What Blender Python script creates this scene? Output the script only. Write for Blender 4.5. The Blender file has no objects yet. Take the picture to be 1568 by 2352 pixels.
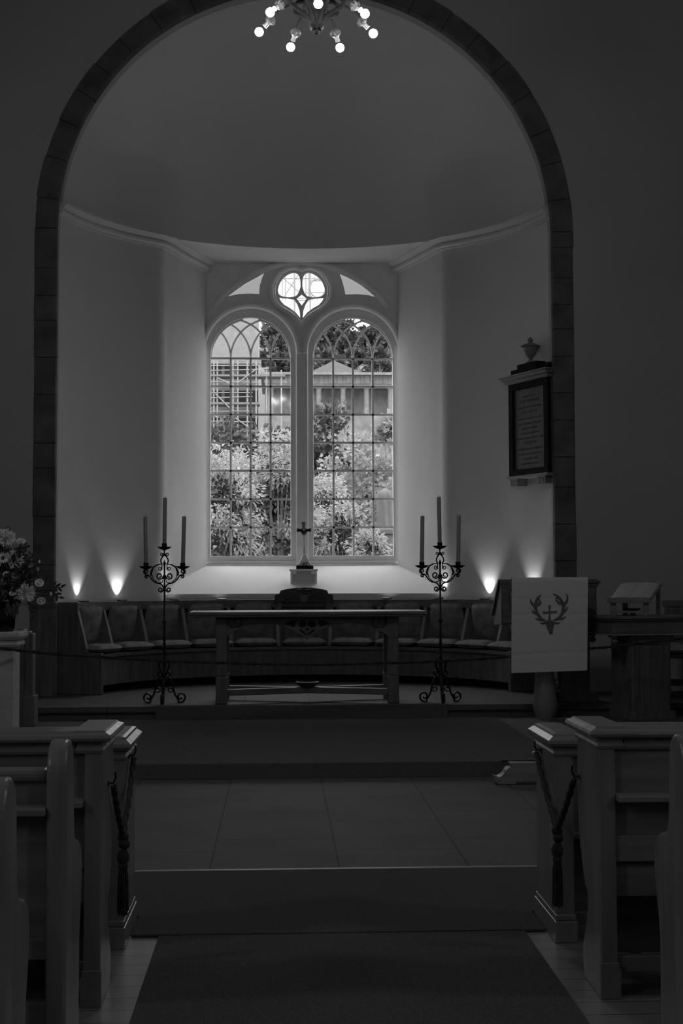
SKY, UPW, BULBS = 6.0, 7.0, 380.0
import bpy, bmesh, math, random
from mathutils import Vector, Matrix
random.seed(7)
PI = math.pi
SC = bpy.context.scene
COL = SC.collection
# ------------------------------------------------------------------ camera
FPX, CX, CY = 3267.0, 784.0, 1176.0
YAW, PITCH, ROLL = math.radians(2.52), math.atan(154/3267.0), math.radians(0.2)
CAM = Vector((-0.27, 0.0, 1.45))
F = Vector((math.sin(YAW)*math.cos(PITCH), math.cos(YAW)*math.cos(PITCH), math.sin(PITCH)))
R0 = Vector((math.cos(YAW), -math.sin(YAW), 0)); U0 = R0.cross(F)
RV = R0*math.cos(ROLL) - U0*math.sin(ROLL); UV = U0*math.cos(ROLL) + R0*math.sin(ROLL)
cd = bpy.data.cameras.new('camera'); cam = bpy.data.objects.new('camera', cd); COL.objects.link(cam)
cd.sensor_fit = 'AUTO'; cd.sensor_width = 36.0; cd.lens = FPX/2352.0*36.0
cd.clip_start = 0.05; cd.clip_end = 800
cam.matrix_world = Matrix(((RV.x, UV.x, -F.x, CAM.x), (RV.y, UV.y, -F.y, CAM.y), (RV.z, UV.z, -F.z, CAM.z), (0, 0, 0, 1)))
SC.camera = cam
def ray(x, y): return F*FPX + RV*(x-CX) - UV*(y-CY)
# measured points of the photograph, put at a known depth, height or on the curved apse wall
def atY(x, y, d):
    r = ray(x, y); return CAM + r*((d-CAM.y)/r.y)
def atZ(x, y, z):
    r = ray(x, y); return CAM + r*((z-CAM.z)/r.z)
AX, AY, AR = 0.03, 14.67, 2.825                     # apse circle
def onwall(x, y, R=AR):
    r = ray(x, y); dx, dy = r.x, r.y; ox, oy = CAM.x-AX, CAM.y-AY
    a = dx*dx+dy*dy; b = 2*(ox*dx+oy*dy); c = ox*ox+oy*oy-R*R
    t = (-b+math.sqrt(max(0, b*b-4*a*c)))/(2*a)
    p = CAM + r*t; return p, math.atan2(p.x-AX, p.y-AY)
def pol(R, ph, z): return Vector((AX+R*math.sin(ph), AY+R*math.cos(ph), z))

# ------------------------------------------------------------------ materials (all neutral greys)
def mat(name, g, rough=0.6, var=0.12, scale=6.0, bump=0.0, spec=0.4, stretch=None, metal=0.0, detail=4.0):
    m = bpy.data.materials.new(name); m.use_nodes = True
    nt = m.node_tree; n = nt.nodes; l = nt.links; b = n['Principled BSDF']
    tc = n.new('ShaderNodeTexCoord'); mp = n.new('ShaderNodeMapping'); nz = n.new('ShaderNodeTexNoise')
    if stretch: mp.inputs['Scale'].default_value = stretch
    nz.inputs['Scale'].default_value = scale; nz.inputs['Detail'].default_value = detail
    l.new(tc.outputs['Object'], mp.inputs['Vector']); l.new(mp.outputs['Vector'], nz.inputs['Vector'])
    cr = n.new('ShaderNodeValToRGB'); e = cr.color_ramp.elements
    lo, hi = max(0, g*(1-var)), min(1, g*(1+var))
    e[0].position = 0.3; e[0].color = (lo, lo, lo, 1); e[1].position = 0.7; e[1].color = (hi, hi, hi, 1)
    l.new(nz.outputs['Fac'], cr.inputs['Fac']); l.new(cr.outputs['Color'], b.inputs['Base Color'])
    b.inputs['Roughness'].default_value = rough; b.inputs['Metallic'].default_value = metal
    b.inputs['Specular IOR Level'].default_value = spec
    if bump:
        bp = n.new('ShaderNodeBump'); bp.inputs['Strength'].default_value = bump; bp.inputs['Distance'].default_value = 0.01
        l.new(nz.outputs['Fac'], bp.inputs['Height']); l.new(bp.outputs['Normal'], b.inputs['Normal'])
    return m
SILLP = mat('lit_sill_plaster', 0.82, 0.9, 0.03, 1.5, 0.03, 0.1)  # wall plaster made paler, putting window light into the sill colour
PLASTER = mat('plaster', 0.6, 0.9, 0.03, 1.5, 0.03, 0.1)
DOMEP = mat('dome_plaster', 0.64, 0.9, 0.03, 1.5, 0.03, 0.1)  # separate dome tone, lowered so its shade sits in the colour
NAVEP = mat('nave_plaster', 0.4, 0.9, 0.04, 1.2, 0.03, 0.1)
WSTONE = mat('window_stone', 0.7, 0.85, 0.06, 5, 0.05, 0.15)
ASTONE = mat('arch_stone', 0.12, 0.9, 0.30, 4, 0.4, 0.1)
MORTAR = mat('mortar', 0.05, 0.95, 0.2, 8)
WPAINT = mat('painted_bars', 0.75, 0.6, 0.05, 5)
WOOD = mat('oak', 0.12, 0.55, 0.3, 3, 0.05, 0.35, (6, 6, 0.7))
WOODH = mat('oak_horizontal', 0.12, 0.5, 0.3, 3, 0.05, 0.35, (0.7, 6, 6))
PEW = mat('pew_varnish', 0.17, 0.32, 0.22, 3, 0.03, 0.5, (6, 6, 0.6))
PEWH = mat('pew_varnish_horizontal', 0.17, 0.26, 0.22, 3, 0.0, 0.5, (0.6, 6, 6))
DARKW = mat('dark_carved_oak', 0.05, 0.5, 0.3, 6, 0.1, 0.4)
LIGHTW = mat('light_oak', 0.22, 0.5, 0.2, 3, 0.03, 0.4, (1, 6, 6))
IRON = mat('wrought_iron', 0.01, 0.5, 0.3, 30, 0.2, 0.25)
BIRON = mat('blackened_iron', 0.008, 0.7, 0.3, 30, 0.2, 0.06); KNOB = mat('dark_fluted_metal', 0.03, 0.5, 0.2, 20, 0, 0.12)
CARPET = mat('carpet', 0.09, 1.0, 0.35, 160, 0.6, 0.0)
CARPETD = mat('step_carpet', 0.115, 1.0, 0.35, 160, 0.6, 0.0)
CUSH = mat('cushion_velvet', 0.2, 0.95, 0.35, 9, 0.15, 0.1)
WAX = mat('beeswax', 0.3, 0.5, 0.08, 10)
LINEN = mat('linen', 0.62, 0.95, 0.06, 120, 0.1, 0.1)
EMB = mat('embroidery', 0.14, 0.9, 0.3, 80, 0.3, 0.1)
MARBLE = mat('slate_tablet', 0.085, 0.7, 0.2, 8)
CUTM = mat('cut_letters', 0.06, 0.8, 0.2, 8, 0, 0.1)
BLACKM = mat('black_marble', 0.012, 0.75, 0.3, 8, 0, 0.05)
GREYM = mat('grey_marble', 0.2, 0.6, 0.12, 7)
BRASS = mat('brass', 0.45, 0.3, 0.1, 12, metal=1.0)
STEEL = mat('steel', 0.12, 0.35, 0.1, 12, metal=0.9)
CREAM = mat('cream_paint', 0.6, 0.6, 0.05, 6)
SHELFW = mat('white_paint', 0.8, 0.5, 0.03, 6)
GLAZE = mat('glazed_stoneware', 0.2, 0.22, 0.08, 5, spec=0.6)
PAPER = mat('paper', 0.5, 0.9, 0.1, 40)
ROPE = mat('cord', 0.03, 0.9, 0.4, 60, 0.4)
PETAL = mat('petal', 0.9, 0.7, 0.1, 20)
PETALG = mat('petal_grey', 0.6, 0.7, 0.1, 20)
LEAFD = mat('dark_leaf', 0.05, 0.6, 0.3, 20)
COLST = mat('plinth_stone', 0.48, 0.85, 0.1, 12, 0.05, 0.1)
DARK = mat('shadow_gap_wood', 0.03, 0.9, 0.2, 5)
WHITEPL = mat('white_plastic', 0.12, 0.4, 0.02, 5)
BRICKW = mat('harled_wall', 0.21, 0.9, 0.1, 3)
TEMPLE = mat('sandstone', 0.2, 0.9, 0.2, 2.5)
TEMPLED = mat('recessed_sandstone', 0.18, 0.9, 0.3, 1.2)
ROOF = mat('slate_roof', 0.15, 0.8, 0.15, 5)
TUBEM = mat('scaffold_tube', 0.24, 0.4, 0.05, 4)
PLANK = mat('scaffold_board', 0.16, 0.9, 0.2, 3, stretch=(1, 8, 8))
GRASS = mat('grass', 0.1, 1.0, 0.4, 6)
GSTONE = mat('weathered_stone', 0.12, 0.9, 0.25, 4, 0.2)
def leafmat(name, g, tr=0.35, v=0.35):
    m = mat(name, g, 0.55, v, 1.3)
    nt = m.node_tree; b = nt.nodes['Principled BSDF']
    out = nt.nodes['Material Output']; t = nt.nodes.new('ShaderNodeBsdfTranslucent'); mx = nt.nodes.new('ShaderNodeMixShader')
    t.inputs['Color'].default_value = (g, g, g, 1); mx.inputs['Fac'].default_value = tr
    nt.links.new(b.outputs[0], mx.inputs[1]); nt.links.new(t.outputs[0], mx.inputs[2]); nt.links.new(mx.outputs[0], out.inputs['Surface'])
    return m
LEAFA = leafmat('shrub_leaf', 0.33); LEAFB = leafmat('shrub_leaf_mid', 0.25); LEAFC = leafmat('hill_leaf', 0.065, 0.2)
LEAFI = leafmat('shaded_inner_leaf', 0.045, 0.2)  # dark leaves added so shade inside the willow shrubs sits in their colour
BARK = mat('bark', 0.2, 0.9, 0.3, 10)
def glass(name, tint, refl=0.05):
    m = bpy.data.materials.new(name); m.use_nodes = True; nt = m.node_tree; n = nt.nodes; l = nt.links
    n.remove(n['Principled BSDF']); out = n['Material Output']
    t = n.new('ShaderNodeBsdfTransparent'); g = n.new('ShaderNodeBsdfGlossy'); mx = n.new('ShaderNodeMixShader')
    nz = n.new('ShaderNodeTexNoise'); nz.inputs['Scale'].default_value = 3.0
    cr = n.new('ShaderNodeValToRGB'); e = cr.color_ramp.elements
    a, c = tint*0.95, min(1, tint*1.03)
    e[0].color = (a, a, a, 1); e[1].color = (c, c, c, 1)
    l.new(nz.outputs['Fac'], cr.inputs['Fac']); l.new(cr.outputs['Color'], t.inputs['Color'])
    g.inputs['Roughness'].default_value = 0.05; mx.inputs['Fac'].default_value = refl
    l.new(t.outputs[0], mx.inputs[1]); l.new(g.outputs[0], mx.inputs[2]); l.new(mx.outputs[0], out.inputs['Surface'])
    return m
GLASS = glass('window_glass', 0.95, 0.012); GLASSF = glass("frosted_glass", 0.145, 0.08); GLASSV = glass('vase_glass', 0.3, 0.05)
def emit(name, s, g=1.0):
    m = bpy.data.materials.new(name); m.use_nodes = True; nt = m.node_tree; n = nt.nodes
    b = n['Principled BSDF']; b.inputs['Emission Color'].default_value = (g, g, g, 1); b.inputs['Emission Strength'].default_value = s
    return m
BULBE = emit('lit_bulb', BULBS); LENS = emit('lit_lens', 3.0)
LENSOFF = mat('unlit_lens', 0.3, 0.2, 0.05, 5)
def slabs():
    m = bpy.data.materials.new('stone_slabs'); m.use_nodes = True; nt = m.node_tree; n = nt.nodes; l = nt.links; b = n['Principled BSDF']
    tc = n.new('ShaderNodeTexCoord'); mp = n.new('ShaderNodeMapping'); mp.inputs['Rotation'].default_value = (0, 0, PI/2)
    mp.inputs['Location'].default_value = (0.33, 0.62, 0)
    br = n.new('ShaderNodeTexBrick'); br.offset = 0.37; br.inputs['Scale'].default_value = 1.0
    br.inputs['Brick Width'].default_value = 0.92; br.inputs['Row Height'].default_value = 0.652; br.inputs['Mortar Size'].default_value = 0.005
    br.inputs['Color1'].default_value = (.088, .088, .088, 1); br.inputs['Color2'].default_value = (.098, .098, .098, 1); br.inputs['Mortar'].default_value = (.045, .045, .045, 1)
    l.new(tc.outputs['Object'], mp.inputs['Vector']); l.new(mp.outputs['Vector'], br.inputs['Vector'])
    nz = n.new('ShaderNodeTexNoise'); nz.inputs['Scale'].default_value = 2.2; nz.inputs['Detail'].default_value = 8
    cr = n.new('ShaderNodeValToRGB'); cr.color_ramp.elements[0].position = 0.32; cr.color_ramp.elements[0].color = (.82, .82, .82, 1); cr.color_ramp.elements[1].position = 0.55
    l.new(tc.outputs['Object'], nz.inputs['Vector']); l.new(nz.outputs['Fac'], cr.inputs['Fac'])
    mx = n.new('ShaderNodeMix'); mx.data_type = 'RGBA'; mx.blend_type = 'MULTIPLY'; mx.inputs['Factor'].default_value = 1
    l.new(br.outputs['Color'], mx.inputs['A']); l.new(cr.outputs['Color'], mx.inputs['B']); l.new(mx.outputs['Result'], b.inputs['Base Color'])
    b.inputs['Roughness'].default_value = 0.75; b.inputs['Specular IOR Level'].default_value = 0.2
    return m
SLAB = slabs()
def boards():
    m = bpy.data.materials.new('floor_boards'); m.use_nodes = True; nt = m.node_tree; n = nt.nodes; l = nt.links; b = n['Principled BSDF']
    tc = n.new('ShaderNodeTexCoord'); br = n.new('ShaderNodeTexBrick'); br.offset = 0.4; br.inputs['Scale'].default_value = 1.0
    br.inputs['Brick Width'].default_value = 2.6; br.inputs['Row Height'].default_value = 0.14; br.inputs['Mortar Size'].default_value = 0.003
    br.inputs['Color1'].default_value = (.14, .14, .14, 1); br.inputs['Color2'].default_value = (.19, .19, .19, 1); br.inputs['Mortar'].default_value = (.02, .02, .02, 1)
    l.new(tc.outputs['Object'], br.inputs['Vector']); l.new(br.outputs['Color'], b.inputs['Base Color'])
    b.inputs['Roughness'].default_value = 0.35
    return m
BOARDS = boards()

# ------------------------------------------------------------------ mesh helpers
class MB:
    def __init__(s): s.b = bmesh.new()
    def face(s, pts):
        try: return s.b.faces.new([s.b.verts.new(p) for p in pts])
        except ValueError: return None
    def box(s, a, c):
        x0, y0, z0 = a; x1, y1, z1 = c
        v = [s.b.verts.new(p) for p in ((x0,y0,z0),(x1,y0,z0),(x1,y1,z0),(x0,y1,z0),(x0,y0,z1),(x1,y0,z1),(x1,y1,z1),(x0,y1,z1))]
        for f in ((3,2,1,0),(4,5,6,7),(0,1,5,4),(1,2,6,5),(2,3,7,6),(3,0,4,7)): s.b.faces.new([v[i] for i in f])
        return s
    def obox(s, p, q, w, h, up=(0,0,1)):       # a bar from p to q of section w x h
        p, q = Vector(p), Vector(q); d = (q-p).normalized(); up = Vector(up)
        sd = d.cross(up)
        if sd.length < 1e-4: sd = d.cross(Vector((1,0,0)))
        sd.normalize(); u = sd.cross(d)
        c = [sd*(-w/2)-u*(h/2), sd*(w/2)-u*(h/2), sd*(w/2)+u*(h/2), sd*(-w/2)+u*(h/2)]
        s.loft([[p+k for k in c], [q+k for k in c]]); return s
    def loft(s, rings, closed=True, caps=True):
        R = [[s.b.verts.new(p) for p in r] for r in rings]
        n = len(R[0])
        for a, c in zip(R, R[1:]):
            for i in range(n if closed else n-1):
                j = (i+1) % n
                try: s.b.faces.new((a[i], a[j], c[j], c[i]))
                except ValueError: pass
        if caps and closed and n > 2:
            try: s.b.faces.new(R[0][::-1]); s.b.faces.new(R[-1])
            except ValueError: pass
        return s
    def prism(s, pts, fn, a, b):               # polygon pts (u,v) lofted from fn(u,v,a) to fn(u,v,b)
        return s.loft([[fn(u, v, a) for u, v in pts], [fn(u, v, b) for u, v in pts]])
    def tube(s, path, r, n=8, caps=True, flat=1.0):
        P = [Vector(p) for p in path]; m = len(P)
        rr = r if isinstance(r, (list, tuple)) else [r]*m
        T = [(P[min(i+1, m-1)]-P[max(i-1, 0)]).normalized() for i in range(m)]
        ref = Vector((0,0,1)) if abs(T[0].z) < 0.9 else Vector((0,1,0))
        nn = (ref - T[0]*ref.dot(T[0])).normalized(); rings = []
        for i in range(m):
            nn = nn - T[i]*nn.dot(T[i])
            if nn.length < 1e-5: nn = T[i].orthogonal()
            nn.normalize(); bb = T[i].cross(nn)
            rings.append([P[i] + (nn*math.cos(2*PI*k/n)*flat + bb*math.sin(2*PI*k/n))*rr[i] for k in range(n)])
        return s.loft(rings, True, caps)
    def lathe(s, prof, c=(0,0,0), n=20, axis=None):
        c = Vector(c); q = Vector((0,0,1)).rotation_difference(Vector(axis)) if axis is not None else None
        rings = []
        for r, z in prof:
            ring = [Vector((max(r, 1e-4)*math.cos(2*PI*k/n), max(r, 1e-4)*math.sin(2*PI*k/n), z)) for k in range(n)]
            rings.append([c + ((q @ p) if q else p) for p in ring])
        return s.loft(rings)
    def ball(s, c, r, n=12):
        prof = [(r*math.sin(PI*i/n), -r*math.cos(PI*i/n)) for i in range(n+1)]
        return s.lathe(prof, c, max(8, n))
    def build(s, name, m, parent=None, off=None, smooth=False, bevel=0.0, seg=2):
        bmesh.ops.remove_doubles(s.b, verts=s.b.verts, dist=1e-5)
        bmesh.ops.recalc_face_normals(s.b, faces=s.b.faces)
        if off is not None: bmesh.ops.translate(s.b, vec=-Vector(off), verts=s.b.verts)
        me = bpy.data.meshes.new(name); s.b.to_mesh(me); s.b.free()
        return finish(name, me, m, parent, smooth, bevel, seg)
def finish(name, me, m, parent=None, smooth=False, bevel=0.0, seg=2):
    o = bpy.data.objects.new(name, me); COL.objects.link(o); me.materials.append(m)
    if smooth:
        for p in me.polygons: p.use_smooth = True
        try: me.set_sharp_from_angle(angle=math.radians(40))
        except Exception: pass
    if bevel:
        bv = o.modifiers.new('bevel', 'BEVEL'); bv.width = bevel; bv.segments = seg; bv.limit_method = 'ANGLE'
    if parent is not None: o.parent = parent
    return o
def plate(outer, holes, y0, y1, name, m, parent=None, off=None, plane='xz', bevel=0.0):
    """flat piece cut from outer with holes, standing in the x-z plane between y0 and y1"""
    cu = bpy.data.curves.new(name, 'CURVE'); cu.dimensions = '2D'; cu.fill_mode = 'BOTH'
    for pts in [outer]+list(holes):
        sp = cu.splines.new('POLY'); sp.points.add(len(pts)-1)
        for q, (u, v) in zip(sp.points, pts): q.co = (u, v, 0, 1)
        sp.use_cyclic_u = True
    cu.extrude = abs(y1-y0)/2 - bevel; cu.bevel_depth = bevel; cu.bevel_resolution = 0
    if bevel: cu.offset = -bevel
    t = bpy.data.objects.new(name+'_tmp', cu); COL.objects.link(t)
    dg = bpy.context.evaluated_depsgraph_get(); me = bpy.data.meshes.new_from_object(t.evaluated_get(dg))
    bpy.data.objects.remove(t); bpy.data.curves.remove(cu)
    yc = (y0+y1)/2; of = Vector(off) if off is not None else Vector((0,0,0))
    for v in me.vertices:
        x, y, z = v.co
        v.co = (Vector((x, yc-z, y)) if plane == 'xz' else Vector((yc+z, x, y))) - of
    me.materials.clear()
    return finish(name, me, m, parent)
def thing(name, label, cat, loc=(0,0,0), rz=0.0, group=None):
    o = bpy.data.objects.new(name, None); COL.objects.link(o); o.empty_display_size = 0.1
    o.location = loc; o.rotation_euler = (0, 0, rz); return tag(o, label, cat, group)
def tag(o, label, cat, group=None, kind=None):
    o['label'] = label; o['category'] = cat
    if group: o['group'] = group
    if kind: o['kind'] = kind
    return o
def struct(o): o['kind'] = 'structure'; return o
def dup(root, loc, rz, label, group=None):
    def cp(o, par):
        c = o.copy(); COL.objects.link(c)
        if par is not None: c.parent = par
        for ch in list(o.children): cp(ch, c)
        return c
    r = cp(root, None); r.location = loc; r.rotation_euler = (0, 0, rz); r['label'] = label
    if group: r['group'] = group
    return r
def arc(cx, cy, r, a0, a1, n):
    return [(cx+r*math.cos(a0+(a1-a0)*i/n), cy+r*math.sin(a0+(a1-a0)*i/n)) for i in range(n+1)]
def smoothp(pts, k=6):                               # Catmull-Rom through points of any dimension
    P = [Vector(p) for p in pts]; out = []
    for i in range(len(P)-1):
        a, b, c, d = P[max(i-1, 0)], P[i], P[i+1], P[min(i+2, len(P)-1)]
        for j in range(k):
            t = j/k
            out.append(0.5*((2*b)+(c-a)*t+(2*a-5*b+4*c-d)*t*t+(3*b-a-3*c+d)*t**3))
    out.append(P[-1]); return out
def spiral(cx, cz, r0, r1, a0, turns, n=28):
    return [(cx+(r0+(r1-r0)*i/n)*math.cos(a0+2*PI*turns*i/n), cz+(r0+(r1-r0)*i/n)*math.sin(a0+2*PI*turns*i/n)) for i in range(n+1)]
# ================================================================== SETTING
Z1, Z2 = 0.107, 0.226               # chancel tread, dais
YS1, YS2 = 10.46, 13.85             # the two risers
YW0, YW1 = 15.30, 15.55             # arch wall
WX = 5.2                            # nave half width
SPZ, RIN, ROUT = 5.24, 2.69, 2.915  # arch
struct(MB().box((-WX, -4.2, -0.12), (WX, 7.13, 0)).build('floor', BOARDS))
struct(MB().box((-WX, 7.13, -0.12), (WX, YS1+0.3, 0)).build('floor', SLAB))
struct(MB().box((-WX, YS1, -0.12), (WX, YS2+0.3, Z1)).build('floor', SLAB))
struct(MB().box((-WX, YS2, -0.12), (WX, 18.0, Z2)).build('floor', SLAB))
ledge = MB().box((-WX, YS2-0.03, Z2-0.055), (WX, YS2+0.02, Z2-0.02)); struct(ledge.build('trim_1', SLAB, bevel=0.008))
strip = MB().box((-1.04, 7.115, 0), (1.03, 7.15, 0.016)); struct(strip.build('trim_2', LIGHTW, bevel=0.003))
def archpts(hw, zs, n=40, z0=0.0): return [(AX-hw, z0)] + [(AX+hw*math.cos(PI-PI*i/n), zs+hw*math.sin(PI*i/n)) for i in range(n+1)] + [(AX+hw, z0)]
CEIL = 9.4
wallrect = [(-WX, -0.1), (WX, -0.1), (WX, CEIL), (-WX, CEIL)]
def cut(rect, hole): # wall with an opening that runs down to the floor
    return [rect[0], (hole[0][0], rect[0][1])] + hole + [(hole[-1][0], rect[0][1])] + rect[1:]
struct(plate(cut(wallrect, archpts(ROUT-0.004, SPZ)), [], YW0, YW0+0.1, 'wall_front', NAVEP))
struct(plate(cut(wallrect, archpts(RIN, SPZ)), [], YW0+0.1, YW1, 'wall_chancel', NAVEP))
# stone arch: mortar ring and separate dressed blocks
arch = thing('trim_3', 'x', 'x'); del arch['label']; del arch['category']; struct(arch)
mo = MB()
def ringseg(b, a0, a1, r0, r1, y0, y1, k=5):
    rings = []
    for i in range(k+1):
        a = a0+(a1-a0)*i/k; c, s = math.cos(a), math.sin(a)
        rings.append([(AX+r*c, y, SPZ+r*s) for r, y in ((r0, y0), (r1, y0), (r1, y1), (r0, y1))])
    b.loft(rings)
ringseg(mo, 0, PI, RIN+0.012, ROUT, YW0-0.002, YW0+0.1, 60)
for s in (-1, 1):
    x0, x1 = sorted((AX+s*(RIN+0.012), AX+s*ROUT)); mo.box((x0, YW0-0.002, 0), (x1, YW0+0.1, SPZ))
mo.build('mortar_bed', MORTAR, arch)
bl = MB(); a = 0.0; rnd = random.Random(3)
while a < PI-0.02:
    da = min(0.115+rnd.random()*0.05, PI-a)
    j = rnd.uniform(-0.006, 0.01)
    ringseg(bl, a+0.0012, a+da-0.0012, RIN+rnd.uniform(-.004, .003), ROUT+j, YW0-0.014+rnd.uniform(-.003, .003), YW0+0.1, 4); a += da
for s in (-1, 1):
    z = Z2-0.12
    while z < SPZ-0.01:
        h = min(rnd.choice((0.27, 0.33, 0.4, 0.52, 0.3)), SPZ-z)
        if SPZ-z-h < 0.12: h = SPZ-z
        j = rnd.uniform(-0.006, 0.008)
        x0, x1 = sorted((AX+s*(RIN+rnd.uniform(-.004, .003)), AX+s*(ROUT+j)))
        bl.box((x0, YW0-0.014+rnd.uniform(-.003, .003), z+0.003), (x1, YW0+0.1, z+h-0.003)); z += h
bl.build('stone_blocks', ASTONE, arch, bevel=0.004, seg=1)
# apse wall, dome, cornice, window recess
ZC = 5.55                                   # springing
HW, HWB, YB = 1.665, 1.235, 18.31           # recess half width front / back, window wall
PHJ = math.asin(HW/AR); PHE = math.acos((YW1-0.1-AY)/AR)
ZSF, ZSB = 1.275, 1.632                     # sill front / back
ap = MB()
def arcwall(p0, p1, z0, z1, n):
    for i in range(n):
        a, c = p0+(p1-p0)*i/n, p0+(p1-p0)*(i+1)/n
        ap.face([pol(AR, a, z0), pol(AR, c, z0), pol(AR, c, z1), pol(AR, a, z1)])
arcwall(-PHE, -PHJ-0.035, -0.1, ZC+0.02, 24); arcwall(PHJ+0.035, PHE, -0.1, ZC+0.02, 24); arcwall(-PHJ, PHJ, -0.1, ZSF, 24)
yj = AY+AR*math.cos(PHJ)
for s in (-1, 1):                            # splayed jambs with a rounded arris
    n = 10; prev = None
    pj = []; k0 = Vector((AX+s*HW, yj, 0)); b0 = pol(AR, s*(PHJ+0.035), 0); b1 = Vector((AX+s*(HW+(HWB-HW)*.1+.028), yj+(YB-yj)*.1, 0))
    for i in range(9): u = i/8; pj.append(b0*(1-u)**2+k0*2*u*(1-u)+b1*u*u)
    for i in range(2, n+1):
        t = i/n; bul = 0.05*math.sin(PI*min(1, t*1.0))*(1-t)
        pj.append(Vector((AX+s*(HW+(HWB-HW)*t + bul), yj+(YB-yj)*t, 0)))
    for p, q in zip(pj, pj[1:]): ap.face([(p.x, p.y, -0.1), (q.x, q.y, -0.1), (q.x, q.y, ZC), (p.x, p.y, ZC)])
wa = ap.build('wall_apse', PLASTER, smooth=True); struct(wa)
si = MB(); n = 24; A, B = [], []
for i in range(n+1):
    ph = -PHJ+2*PHJ*i/n; p = pol(AR, ph, ZSF); A.append(p)
    B.append(Vector((AX-HWB+2*HWB*i/n, YB+0.03, ZSB)))
M5 = [[a.lerp(b, t/6) + Vector((0, 0, 0.012*math.sin(PI*t/6))) for a, b in zip(A, B)] for t in range(7)]
si.loft(M5, closed=False, caps=False); struct(si.build('trim_4', SILLP, smooth=True))
so = MB(); A, B = [], []
for i in range(n+1):
    ph = -PHJ+2*PHJ*i/n; A.append(pol(AR, ph, ZC)); B.append(Vector((AX-HWB+2*HWB*i/n, YB+0.03, ZC)))
so.loft([A, B], closed=False, caps=False); struct(so.build('trim_5', PLASTER))
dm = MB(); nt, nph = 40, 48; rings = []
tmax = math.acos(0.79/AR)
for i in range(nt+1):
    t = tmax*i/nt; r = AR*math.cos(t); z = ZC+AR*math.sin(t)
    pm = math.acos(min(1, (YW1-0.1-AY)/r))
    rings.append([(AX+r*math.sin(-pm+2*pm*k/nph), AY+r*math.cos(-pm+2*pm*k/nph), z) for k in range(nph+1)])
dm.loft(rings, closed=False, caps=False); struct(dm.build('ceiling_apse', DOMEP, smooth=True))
for s in (-1, 1):                            # moulded cornice, bent along the jamb
    path = []; k = 26
    for i in range(k+1):
        ph = PHE+(PHJ+0.02-PHE)*i/k; path.append((pol(AR, s*ph, 0), Vector((-math.sin(s*ph), -math.cos(s*ph), 0))))
    p0 = path[-1][0]; e = Vector((AX+s*HWB, YB, 0)); nj = Vector((-s*(YB-yj), (HWB-HW)*1.0, 0)).normalized()
    nj = Vector((-s*abs(nj.x), -abs(nj.y), 0))
    for t in (0.06, 0.15, 0.5, 1.0): 
        b = 0.05*math.sin(PI*t)*(1-t)
        path.append((Vector((AX+s*(HW+(HWB-HW)*t+b), yj+(YB-yj)*t, 0)), nj))
    prof = [(-0.03, 0.0), (0.13, 0.0), (0.13, -0.022), (0.11, -0.026), (0.085, -0.06), (0.06, -0.07), (0.06, -0.09), (0.075, -0.094), (0.07, -0.118), (0.03, -0.126), (0.03, -0.145), (-0.03, -0.145)]
    c = MB(); c.loft([[p+nn*o+Vector((0, 0, ZC+0.012+z)) for o, z in prof] for p, nn in path])
    struct(c.build('trim_6' if s < 0 else 'trim_7', PLASTER, smooth=True))
# nave shell behind the camera: side walls with added arched openings, back wall, ceiling
WY = [(-1.6, -0.2), (3.9, 4.6)]  # unseen openings, added and placed to throw daylight on the pew backs
for nm, x0, x1 in (('wall_left', -WX-0.2, -WX), ('wall_right', WX, WX+0.2)):
    holes = []
    for a, c in WY:
        m_, h = (a+c)/2, (c-a)/2; holes.append([(a, 3.4)] + arc(m_, 6.0, h, PI, 0, 14) + [(c, 3.4)])
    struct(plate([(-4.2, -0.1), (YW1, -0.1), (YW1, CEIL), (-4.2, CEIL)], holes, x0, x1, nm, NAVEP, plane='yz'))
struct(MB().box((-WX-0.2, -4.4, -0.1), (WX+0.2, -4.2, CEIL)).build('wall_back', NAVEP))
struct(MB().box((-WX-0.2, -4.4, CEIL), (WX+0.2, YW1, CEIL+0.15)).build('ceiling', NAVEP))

# ------------------------------------------------------------------ the window
win = bpy.data.objects.new('window_1', None); COL.objects.link(win); win.location = (AX, YB, ZSB); struct(win)
WO = Vector((AX, YB, ZSB))
LC, GH, GT, GB = 0.664, 0.515, 4.845, 1.753      # light centre, glass half width, top, bottom
LS = GT-GH                                       # springing of the lights
def light(cx, hw, z0, zs=LS, n=24): return [(cx-hw, z0)] + [(cx+hw*math.cos(PI-PI*i/n), zs+hw*math.sin(PI*i/n)) for i in range(n+1)] + [(cx+hw, z0)]
WC = AX
def zp(x, y):                                    # a point read off the photograph, on the window plane
    p = atY(440+x/3.0154, 560+y/3.0154, YB+0.04); return (p.x, p.z)
qmid = zp(760, 300)[0]
def mirror(pts): return [(2*qmid-u, v) for u, v in pts][::-1]
qr = [zp(*p) for p in ((762, 196), (790, 186), (825, 186), (870, 205), (910, 245), (936, 300), (936, 350), (925, 395), (890, 435), (840, 465), (800, 495), (762, 540))]
qr = [tuple(p) for p in smoothp(qr, 4)]
qhole = qr + mirror(qr)[1:-1]
spL = [zp(*p) for p in ((235, 370), (300, 318), (370, 268), (440, 230), (508, 192), (488, 240), (472, 290), (467, 350), (400, 347), (330, 350))]
spR = [zp(*p) for p in ((1016, 192), (1090, 225), (1160, 268), (1230, 320), (1288, 376), (1220, 358), (1140, 351), (1064, 354), (1052, 300), (1036, 245))]
half = HWB+0.06
outer = [(WC-half, ZSB-0.1), (WC+half, ZSB-0.1), (WC+half, ZC+0.03), (WC-half, ZC+0.03)]
h1 = [light(WC+s*LC, 0.585, ZSB+0.012, 4.375) for s in (-1, 1)]
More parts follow.
